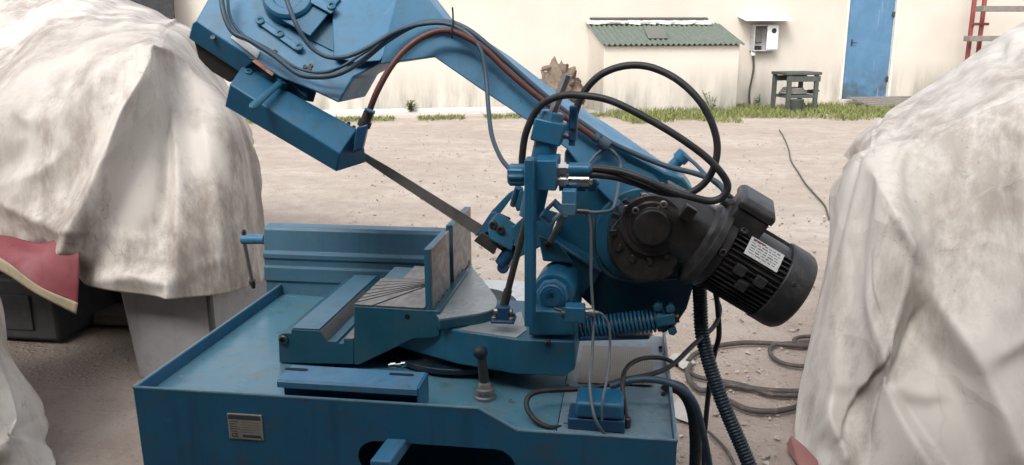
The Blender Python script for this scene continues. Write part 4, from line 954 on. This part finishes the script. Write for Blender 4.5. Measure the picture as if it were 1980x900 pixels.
# coolant fitting at the end of the guide arm
g = hp((690, 246, 1.455), (712, 240, 1.455), (700, 290, 1.46), (682, 296, 1.46), (690, 246, 1.50), (716, 236, 1.50), (705, 284, 1.50), (682, 296, 1.50)); cf = P('coolant_block', g, 'blue_deep', .003)
g = MB(); p, q = W(703, 245, 1.47), W(713, 218, 1.47); g.lathe(p, q - p, [(0, .013), (.012, .013), (.012, .010), (.03, .010)], 16); P('hose_clamp', g, 'dark_steel', par=cf)
g = MB(); p = W(706, 212, 1.455); g.cyl(p, p + V((.018, 0, -.006)), .004, 8); P('clamp_screw', g, 'blue_cast', par=cf)
# ---- blade
g = MB(); bl = [((640, 262), (632, 275)), ((693, 289), (684, 297)), ((760, 328), (746, 340)), ((935, 437), (922, 455)), ((1005, 480), (990, 498))]
g.loft([[W(*a, 1.556), W(*b, 1.552), W(*b, 1.5535), W(*a, 1.5575)] for a, b in bl]); bd = P('blade', g, 'blade', ang=60)
tg = MB()
(a0, b0), (a1, b1) = bl[1], bl[3]
L0, L1 = W(*b0, 1.552), W(*b1, 1.552); nT = 90
for i in range(nT):
    p, q = L0.lerp(L1, i / nT), L0.lerp(L1, (i + .75) / nT); d = (W(*b0, 1.552) - W(*a0, 1.552)).normalized() * .003
    tg.hull([p, q, p + d, p + V((0, .0014, 0)), q + V((0, .0014, 0)), p + d + V((0, .0014, 0))])
P('tooth_row', tg, 'blade', par=bd)
# ---- lower guide block
g = hp((944, 432, 1.52), (962, 410, 1.54), (1006, 440, 1.54), (990, 487, 1.52), (945, 462, 1.51), (944, 432, 1.57), (962, 410, 1.58), (1006, 440, 1.58), (990, 487, 1.58)); gb = P('guide_block', g, 'blue_cast', .003)
bolts(gb, [(954, 435, 1.522), (968, 444, 1.522)], 'dark_steel', .0085, .005)
bolts(gb, [(996, 465, 1.522)], 'blue_cast', .006, .004)
g = hp((916, 466, 1.53), (931, 448, 1.53), (966, 470, 1.52), (955, 493, 1.52), (916, 466, 1.56), (931, 448, 1.56), (966, 470, 1.56), (955, 493, 1.56)); P('carbide_guide', g, 'dark_steel', .002, par=gb)
g = hp((918, 457, 1.545), (948, 412, 1.55), (962, 408, 1.55), (946, 450, 1.54), (918, 457, 1.575), (948, 412, 1.58), (962, 408, 1.58), (946, 450, 1.57)); P('guide_cheek', g, 'blue_deep', .002, par=gb)
g = hp((948, 411, 1.56), (985, 372, 1.56), (992, 380, 1.56), (962, 420, 1.56), (948, 411, 1.58), (985, 372, 1.58), (992, 380, 1.58), (962, 420, 1.58)); P('guide_lug', g, 'blue_cast', .002, par=gb)
g = hp((962, 410, 1.55), (988, 422, 1.55), (985, 428, 1.55), (960, 417, 1.55), (962, 410, 1.58), (988, 422, 1.58), (985, 428, 1.58), (960, 417, 1.58)); P('guide_ledge', g, 'dark_steel', .002, par=gb)
g = MB(); p = W(972, 519, 1.53); g.cyl(p, p + V((0, .05, .0)), .012, 18); g.cyl(W(968, 512, 1.54), W(990, 480, 1.54), .014, 16); P('guide_roller', g, 'blue_deep', .002, par=gb)
g = hp((985, 372, 1.50), (1010, 360, 1.50), (1020, 400, 1.50), (1000, 410, 1.50), (985, 372, 1.54), (1010, 360, 1.54), (1020, 400, 1.54), (1000, 410, 1.54)); P('lug_bracket', g, 'blue_cast', .003, par=gb)
g = MB(); g.tube([W(1002, 362, 1.42), W(996, 380, 1.44), W(992, 396, 1.46)], .006, 10); P('elbow', g, 'blue', par=gb)
g = MB().hull([W(a, b, y) for a, b in ((990, 440), (1035, 398), (1080, 412), (1060, 470), (1000, 500)) for y in (1.50, 1.56)]); P('guide_carrier', g, 'blue_cast', .003)
# small box bracket right of the upright (square tube end)
p = W(1068, 412, 1.36); g = MB(); u = (W(1080, 402, 1.36) - W(1057, 425, 1.36)).normalized()
sd_ = u.cross(YN).normalized()
for a, b, hw_, hh_ in ((0, .011, .018, .002), (0, -.011, .018, .002), (.016, 0, .002, .009), (-.016, 0, .002, .009)):
    g.obox(W(1068, 412, 1.36) + u * a + sd_ * b, u * hw_, V((0, .022, 0)), sd_ * hh_)
P('tube_bracket', g, 'blue_light', .0008)
g = MB(); g.tube([W(1092, 415, 1.37), W(1065, 465, 1.42)], .006, 8, smooth=False); P('drain_pipe', g, 'steel')
# ---- limit switch under the hub
p = W(1121, 604, 1.345); g = MB(); g.box(W(1093, 604, 1.30).x, W(1131, 604, 1.30).x, 1.285, 1.315, W(1110, 619, 1.30).z, W(1110, 590, 1.30).z); ls = P('limit_switch', g, 'blue', .002)
g = MB(); g.cyl(W(1086, 607, 1.30), W(1095, 607, 1.30), .008, 12); g.cyl(W(1072, 597, 1.30), W(1096, 604, 1.30), .003, 8); P('switch_plunger', g, 'dark_steel', par=ls)
g = MB(); p = W(1132, 604, 1.30); g.lathe(p, V((1, 0, 0)), [(0, .006), (.006, .006), (.006, .0075), (.014, .0075), (.016, .004), (.022, .003)], 12); P('switch_gland', g, 'steel', par=ls)
# ---- spring
p, q = W(1112, 638, 1.47), W(1272, 619, 1.47); ax = (q - p); Ls = ax.length; ax.normalize()
u = ax.cross(YN).normalized(); v_ = ax.cross(u); turns = 21
g = MB(); g.tube([p + ax * (Ls * i / (turns * 14)) + (u * math.cos(i * math.tau / 14) + v_ * math.sin(i * math.tau / 14)) * .0205 for i in range(turns * 14 + 1)], .0029, 7, smooth=False); sg = P('counter_spring', g, 'blue', ang=60)
g = MB(); g.cyl(p - ax * .02, q + ax * .04, .010, 14); P('spring_rod', g, 'dark_steel', par=sg)
g = MB(); g.lathe(q, ax, [(0, .023), (.006, .023), (.006, .015), (.016, .015)], 20); P('spring_seat', g, 'blue_cast', par=sg)
g = hp((1264, 588, 1.46), (1280, 584, 1.46), (1292, 640, 1.46), (1280, 645, 1.46), (1264, 588, 1.50), (1280, 584, 1.50), (1292, 640, 1.50), (1280, 645, 1.50)); sb_ = P('spring_bracket', g, 'blue', .003)
g = hp((1268, 612, 1.44), (1304, 606, 1.44), (1306, 628, 1.44), (1270, 634, 1.44), (1268, 612, 1.54), (1304, 606, 1.54), (1306, 628, 1.54), (1270, 634, 1.54)); P('bracket_ear', g, 'blue_cast', .003, par=sb_)
for a, b in ((1272, 592), (1296, 596), (1300, 638), (1276, 612)): ob('bolt', MB().lathe(W(a, b, 1.455), YN, [(-.02, .006), (0, .006), (0, .009), (.008, .009), (.009, .007), (.009, .0005)], 6), M['blue_cast'], sb_)
g = hp((1120, 652, 1.42), (1255, 650, 1.50), (1262, 640, 1.56), (1200, 640, 1.60), (1120, 660, 1.42), (1255, 657, 1.50), (1262, 648, 1.56)); P('spring_plate', g, 'blue_deep', .002)
# ---- gearbox and motor
mO, mE = W(1300, 428, 1.45), W(1560, 583, 1.45)
mu = (mE - mO).normalized(); mn = V((-mu.z, 0, mu.x)); 
if mn.z < 0: mn = -mn
g = MB(); c = W(1247, 455, 1.555); g.lathe(c, YN, [(0, .100), (.018, .100), (.021, .097), (.021, .05)], 48); P('mounting_disc', g, 'blue_cast', .001)
c = W(1247, 447, 1.53); gx_ = P('gearbox', MB().lathe(c, YN, [(0, .073), (.05, .073), (.075, .072), (.10, .071), (.118, .069), (.124, .062), (.124, .03)], 48), 'gear', .0015)
g = MB(); pa = W(1285, 420, 1.45)
g.hull([pa + mu * t + mn * a + V((0, b, 0)) for t, r in ((-.03, .062), (.075, .066)) for a, b in [(r * math.cos(k * math.tau / 20), r * math.sin(k * math.tau / 20)) for k in range(20)]]); P('gearbox_neck', g, 'gear', .003, par=gx_)
c2 = W(1260, 434, 1.408)
g = MB(); g.lathe(c2, YN, [(-.01, .056), (.010, .056), (.012, .054), (.012, .044), (.016, .043), (.016, .034), (.026, .033), (.030, .031), (.032, .027), (.033, .0005)], 40); P('gear_cover', g, 'gear', .0008, par=gx_)
for a, b in ((1283, 395), (1229, 407), (1211, 403), (1206, 443), (1244, 463), (1231, 479), (1299, 452), (1246, 380), (1302, 428)):
    ob('bolt', MB().screw(W(a, b, 1.3965 if (a - 1260) ** 2 + (b - 434) ** 2 < 53 ** 2 else 1.405), YN, .0068, .006), M['steel'], gx_)
for k in range(12):
    t = math.radians(30 * k + 8); p = W(1250, 443, 1.405); 
    ob('lug', MB().obox(p + V((math.cos(t), 0, math.sin(t))) * .060, V((math.cos(t), 0, math.sin(t))) * .007, V((0, .0035, 0)), V((-math.sin(t), 0, math.cos(t))) * .005), M['gear'], gx_, .0015)
g = MB(); p = W(1330, 412, 1.385); g.obox(p, mu * .011, V((0, .012, 0)), mn * .013); P('filler_plug', g, 'gear', .002, par=gx_)
g = MB(); p = W(1262, 400, 1.46); p = W(1300, 382, 1.47); g.obox(p, mu * .03, V((0, .03, 0)), mn * .012); P('gearbox_boss', g, 'gear', .004, par=gx_)
# motor: turned parts along its axis
def mot(t, r=0, ang=0): return mO + mu * t + (mn * math.sin(math.radians(ang)) - V((0, 1, 0)) * math.cos(math.radians(ang))) * r
g = MB(); g.lathe(mO, mu, [(.035, .050), (.045, .060), (.060, .070), (.066, .087), (.080, .0875), (.081, .078), (.098, .076), (.102, .067)], 56); mt = P('motor', g, 'motor', .001)
g = MB(); g.lathe(mO, mu, [(.098, .0675), (.212, .0675)], 56); P('stator', g, 'motor', par=mt)
g = MB()
for k in range(48):
    an = k * 7.5 + 3.75
    if 52 < an % 360 < 104: continue
    r0, r1 = .066, .0755
    a_, b_ = mot(.1, r0, an), mot(.2055, r0, an); tn_ = (mn * math.cos(math.radians(an)) + V((0, 1, 0)) * math.sin(math.radians(an))) * .0011
    rd = (mot(.1, 1, an) - mot(.1, 0, an))
    g.hull([p + s__ * tn_ for p in (a_, b_) for s__ in (-1.3, 1.3)] + [p + rd * (r1 - r0) + s__ * tn_ for p in (a_, b_) for s__ in (-.8, .8)])
P('cooling_fin', g, 'motor', par=mt, kind='stuff')
g = MB(); g.lathe(mO, mu, [(.206, .0755), (.208, .0775), (.240, .0775), (.251, .0755), (.258, .070), (.262, .061), (.263, .02), (.263, .0005)], 56); fc = P('fan_cover', g, 'motor', .001)
for an in (20, 140, 260): ob('screw', MB().screw(mot(.225, .0775, an), mot(0, 1, an) - mot(0, 0, an), .004, .002), M['dark_steel'], fc)
# terminal box on top
g = MB(); ctr = mot(.104, .095, 78); rd = (mot(0, 1, 78) - mot(0, 0, 78)); tn_ = mu.cross(rd).normalized()
g.obox(ctr - rd * .016, mu * .032, tn_ * .038, rd * .020); tbx = P('terminal_box', g, 'motor', .003)
g = MB(); g.hull([ctr + rd * .0045 + mu * a * .035 + tn_ * b * .041 for a in (-1, 1) for b in (-1, 1)] + [ctr + rd * .018 + mu * a * .035 + tn_ * b * .041 for a in (-1, 1) for b in (-1, 1)] + [ctr + rd * .026 + mu * a * .028 + tn_ * b * .032 for a in (-1, 1) for b in (-1, 1)]); P('box_lid', g, 'motor', .003, par=tbx)
g = MB(); p = ctr - rd * .012 - mu * .035; g.lathe(p, -mu, [(0, .010), (.008, .010), (.008, .008), (.018, .008)], 12); P('cable_gland', g, 'dark_steel', par=tbx)
for an, t in ((0, .132), (0, .172), (-16, .150)):
    g = MB(); rd = (mot(0, 1, an) - mot(0, 0, an)); tn_ = mu.cross(rd).normalized(); g.obox(mot(t, .077, an), mu * .010, tn_ * .009, rd * .008); fl = P('foot_lug', g, 'motor', .0015, par=mt)
for an, t in ((47, .105), (8, .09)):
    ob('eye_bolt', MB().screw(mot(t, .077, an), mot(0, 1, an) - mot(0, 0, an), .007, .006), M['dark_steel'], mt)
# motor label
an = 34; rd = (mot(0, 1, an) - mot(0, 0, an)); tn_ = rd.cross(mu).normalized()
if tn_.z < 0: tn_ = -tn_
lc_ = mot(.155, .0768, an)
ml = P('motor_label', MB().obox(lc_, mu * .033, tn_ * .018, rd * .0008), 'white_label')
g = MB()
for i in range(6):
    z_ = .013 - i * .0049; x_ = -.028
    while x_ < .026:
        l_ = min(random.uniform(.003, .012), .028 - x_)
        g.obox(lc_ + rd * .0009 + mu * (x_ + l_ / 2) + tn_ * z_, mu * (l_ / 2), tn_ * random.choice((.0006, .0009)), rd * .0001); x_ += l_ + .0025
P('printed_lines', g, 'print', par=ml)
g = MB(); g.obox(lc_ + rd * .0009 + mu * -.016 + tn_ * .0148, mu * .012, tn_ * .0013, rd * .0001); P('red_line', g, 'red_steel', par=ml)
# small blue oil plug behind the arm
g = MB(); p, q = W(1298, 325, 1.66), W(1322, 300, 1.66); g.lathe(p, q - p, [(0, .012), (.022, .012), (.022, .016), (.040, .016), (.042, .013)], 18); P('breather_plug', g, 'blue')
# ---- junction box on the tray
p, q = Z(1097, 842, fz(0)), Z(1208, 842, fz(0)); h1 = W(1115, 800, p.y).z
g = MB(); g.box(W(1097, 840, 1.225).x, W(1208, 840, 1.225).x, 1.225, 1.285, fz(0) + .002, W(1150, 812, 1.225).z); jb = P('junction_box', g, 'blue_deep', .003)
g = MB(); g.box(W(1113, 790, 1.226).x, W(1206, 790, 1.226).x, 1.222, 1.288, W(1150, 811, 1.222).z, W(1150, 780, 1.222).z); P('box_lid', g, 'blue', .006, par=jb)
g = MB(); p = W(1098, 827, 1.245); g.lathe(p, V((-1, 0, .03)), [(0, .008), (.008, .008), (.008, .006), (.018, .006), (.02, .004)], 12); P('gland', g, 'hose_blue', par=jb)
g = MB(); p = W(1211, 830, 1.25); g.lathe(p, V((0.1, 0, 1)), [(-.01, .005), (.006, .005), (.006, .0065), (.02, .0065), (.022, .004)], 12); P('side_gland', g, 'dark_steel', par=jb)
# ---- hoses and cables of the saw
def hose(name, pts, r, mat, label=None, n=10):
    return P(name, MB().tube([W(*q) for q in pts], r, n, 7), mat, ang=80, label=label)
hose('coolant_hose', [(712, 222, 1.465), (728, 180, 1.46), (755, 131, 1.47), (788, 92, 1.49), (830, 66, 1.505), (868, 60, 1.515), (905, 74, 1.52), (940, 98, 1.522), (985, 141, 1.522), (1040, 187, 1.522), (1090, 224, 1.525), (1153, 269, 1.53)], .0062, 'hose_brown')
g = MB(); p, q = W(1148, 264, 1.53), W(1180, 288, 1.53); g.lathe(p, q - p, [(0, .0085), (.010, .0085), (.010, .0065), (.014, .0065), (.014, .011), (.034, .011)], 14); P('coolant_valve', g, 'hose_blue')
hose('control_cable', [(425, -30, 1.50), (432, 22, 1.475), (450, 62, 1.465), (482, 78, 1.465), (530, 108, 1.465), (575, 142, 1.46), (612, 149, 1.46), (655, 143, 1.465), (700, 118, 1.48), (750, 78, 1.50), (805, 48, 1.53), (860, 42, 1.54), (905, 58, 1.535), (955, 98, 1.53), (1010, 147, 1.53), (1070, 198, 1.53), (1125, 238, 1.535), (1180, 275, 1.54), (1235, 301, 1.54), (1290, 322, 1.53), (1345, 336, 1.50), (1385, 352, 1.47), (1402, 372, 1.45), (1415, 384, 1.45)], .0052, 'hose_blue')
hose('control_cable', [(545, -30, 1.50), (556, 5, 1.47), (575, 52, 1.455), (600, 90, 1.455), (632, 110, 1.455), (670, 110, 1.46), (712, 92, 1.475), (760, 64, 1.50), (810, 48, 1.525), (862, 46, 1.532), (905, 66, 1.525), (930, 98, 1.515), (940, 150, 1.50), (944, 205, 1.47), (951, 262, 1.42), (968, 305, 1.38), (986, 328, 1.36)], .0042, 'hose_blue')
hose('control_cable', [(440, -30, 1.52), (444, 30, 1.49), (470, 68, 1.48), (520, 96, 1.48), (580, 134, 1.475), (640, 138, 1.475), (700, 105, 1.49), (770, 60, 1.52), (830, 44, 1.54)], .003, 'hose_blue')
hose('hydraulic_hose', [(1108, 258, 1.40), (1112, 220, 1.40), (1130, 178, 1.40), (1160, 146, 1.40), (1202, 129, 1.40), (1247, 128, 1.39), (1292, 144, 1.38), (1330, 171, 1.37), (1360, 206, 1.36), (1380, 248, 1.355), (1387, 289, 1.35), (1378, 330, 1.345), (1356, 360, 1.345), (1325, 375, 1.345), (1280, 372, 1.345), (1230, 355, 1.35), (1185, 342, 1.35), (1130, 337, 1.35)], .0063, 'hose')
hose('hydraulic_hose', [(1010, 330, 1.39), (1010, 300, 1.39), (1018, 254, 1.385), (1042, 208, 1.38), (1080, 187, 1.37), (1125, 185, 1.36), (1180, 195, 1.35), (1245, 226, 1.34), (1310, 264, 1.33), (1365, 304, 1.325), (1397, 338, 1.325), (1407, 362, 1.325), (1396, 382, 1.325), (1372, 389, 1.325), (1336, 381, 1.325), (1290, 366, 1.33), (1240, 345, 1.335), (1195, 331, 1.345), (1137, 325, 1.35)], .0063, 'hose')
hose('solenoid_cable', [(1124, 408, 1.325), (1150, 411, 1.34), (1180, 407, 1.40), (1190, 390, 1.45), (1197, 350, 1.50), (1200, 320, 1.53), (1190, 298, 1.53), (1172, 288, 1.53), (1152, 300, 1.53), (1140, 316, 1.52)], .003, 'cable')
hose('switch_cable', [(1128, 409, 1.325), (1140, 425, 1.325), (1143, 470, 1.325), (1143, 540, 1.32), (1147, 610, 1.31), (1145, 690, 1.28), (1140, 740, 1.25), (1148, 800, 1.205), (1160, 828, 1.20), (1172, 842, 1.21)], .0026, 'cable')
hose('switch_cable', [(1154, 604, 1.30), (1166, 610, 1.30), (1178, 632, 1.30), (1179, 680, 1.29), (1174, 730, 1.25), (1165, 775, 1.215), (1164, 812, 1.21)], .0023, 'cable')
hose('motor_cable', [(1150, 420, 1.48), (1149, 470, 1.47), (1157, 505, 1.46), (1180, 533, 1.46), (1225, 543, 1.46), (1280, 540, 1.47), (1325, 538, 1.49), (1352, 552, 1.50)], .0035, 'hose_blue')
hose('motor_cable', [(1325, 302, 1.62), (1345, 318, 1.58), (1368, 342, 1.52), (1392, 362, 1.48), (1408, 380, 1.45)], .0038, 'hose_blue')
hose('tray_cable', [(1084, 827, 1.235), (1062, 827, 1.222), (1036, 814, 1.23), (1019, 789, 1.25), (1022, 768, 1.265), (1044, 757, 1.28), (1090, 754, 1.30), (1150, 750, 1.31), (1205, 735, 1.33), (1260, 724, 1.36), (1300, 706, 1.40), (1340, 668, 1.46), (1380, 632, 1.53), (1392, 600, 1.56), (1383, 570, 1.56), (1382, 545, 1.55)], .0046, 'hose')
hose('tray_cable', [(1212, 818, 1.25), (1206, 770, 1.27), (1204, 735, 1.30), (1215, 708, 1.36), (1245, 693, 1.40), (1285, 694, 1.43), (1310, 707, 1.44)], .0042, 'hose')
hose('tray_cable', [(1180, 748, 1.30), (1225, 735, 1.31), (1275, 736, 1.31), (1315, 750, 1.30), (1342, 778, 1.30), (1358, 830, 1.32), (1372, 900, 1.36), (1385, 980, 1.42)], .0062, 'hose_blue')
def ribbed(name, pts, r, mat, pitch=.0062):
    c = crom([W(*q) for q in pts], 14); out = [c[0]]; acc = 0      # even spacing
    L = [0]
    for a_, b_ in zip(c, c[1:]): L.append(L[-1] + (b_ - a_).length)
    n = int(L[-1] / (pitch / 4)); res = []; j = 0
    for i in range(n + 1):
        d = L[-1] * i / n
        while j < len(L) - 2 and L[j + 1] < d: j += 1
        res.append(c[j].lerp(c[j + 1], (d - L[j]) / max(1e-6, L[j + 1] - L[j])))
    return P(name, MB().tube(res, lambda i: r * (1, .97, .86, .97)[i % 4], 12, smooth=False), mat, ang=80)
ribbed('corrugated_conduit', [(1352, 548, 1.52), (1354, 590, 1.52), (1358, 650, 1.50), (1375, 715, 1.47), (1400, 785, 1.44), (1428, 850, 1.42), (1455, 915, 1.40), (1480, 985, 1.40)], .0145, 'conduit')
ribbed('corrugated_conduit', [(1290, 745, 1.40), (1318, 755, 1.42), (1338, 790, 1.45), (1345, 850, 1.50), (1342, 930, 1.60)], .0125, 'hose')
hose('motor_cable', [(1384, 565, 1.54), (1388, 600, 1.55), (1390, 650, 1.57), (1380, 690, 1.58), (1370, 760, 1.6), (1362, 850, 1.65), (1360, 930, 1.7)], .0055, 'hose')
# zip tie on the hose bundle
g = MB(); p = W(874, 62, 1.51); g.tube([W(874, 75, 1.50), W(873, 60, 1.50), W(876, 40, 1.53), W(875, 15, 1.52)], .0016, 6); P('cable_tie', g, 'black')
# ---- hoses lying on the yard
def ghose(pts, r, label):
    o = ob('yard_hose', MB().tube([gz(a, b) + V((0, 0, r + .004)) for a, b in pts], r, 8, 7), M['ground_hose'], ang=80); tag(o, label, 'hose', 'hoses lying on the yard behind the saw'); return o
ghose([(1330, 705), (1345, 690), (1385, 676), (1440, 669), (1500, 671), (1560, 676), (1640, 672)], .012, 'upper dark hose running across the yard to the right cover')
ghose([(1335, 712), (1330, 735), (1355, 762), (1405, 752), (1450, 758), (1500, 763), (1560, 764), (1640, 762)], .012, 'middle dark hose sagging behind the ribbed conduit')
ghose([(1325, 720), (1350, 735), (1400, 744), (1440, 752), (1490, 769), (1555, 771), (1640, 770)], .010, 'dark hose lying just under the middle hose on the yard')
ghose([(1410, 783), (1445, 799), (1490, 803), (1530, 797), (1560, 785), (1640, 770)], .012, 'lowest dark hose curving over the yard to the right cover')
ghose([(1600, 664), (1540, 668), (1500, 672), (1488, 682), (1498, 700), (1530, 712), (1600, 716)], .010, 'small loop of dark hose beside the right cover')
ghose([(1600, 655), (1550, 657), (1535, 663), (1545, 670), (1600, 672)], .010, 'short bend of dark hose highest against the right cover')
ghose([(1370, 840), (1400, 870), (1420, 905), (1440, 960)], .006, 'thin dark cable on the ground behind the ribbed conduit')
# ---- pale things behind the saw
g = MB(); a_, b_ = Z(925, 538, .80), Z(1030, 592, .80)
g.box(-.40, -.16, 1.83, 2.10, .0, .80); tag(ob('white_box', g, M['white_paint'], None, .006), 'pale box standing right behind the saw base', 'box')
g = MB(); q = [gz(1302, 690), gz(1292, 700), gz(1320, 720), gz(1345, 705), gz(1330, 688)]
g.hull([p + V((0, 0, z + random.uniform(0, .012))) for p in q for z in (.004, .008)]); tag(ob('paper_scrap', g, M['paper'], None, .002), 'pale crumpled sheet on the ground behind the right tray edge', 'paper')
g = MB(); q = [gz(1296, 800), gz(1308, 815), gz(1346, 826), gz(1330, 790), gz(1310, 776)]
g.hull([p + V((0, 0, z + random.uniform(0, .012))) for p in q for z in (.004, .008)]); tag(ob('paper_scrap', g, M['paper'], None, .002), 'pale sheet on the ground beside the right tray corner', 'paper')
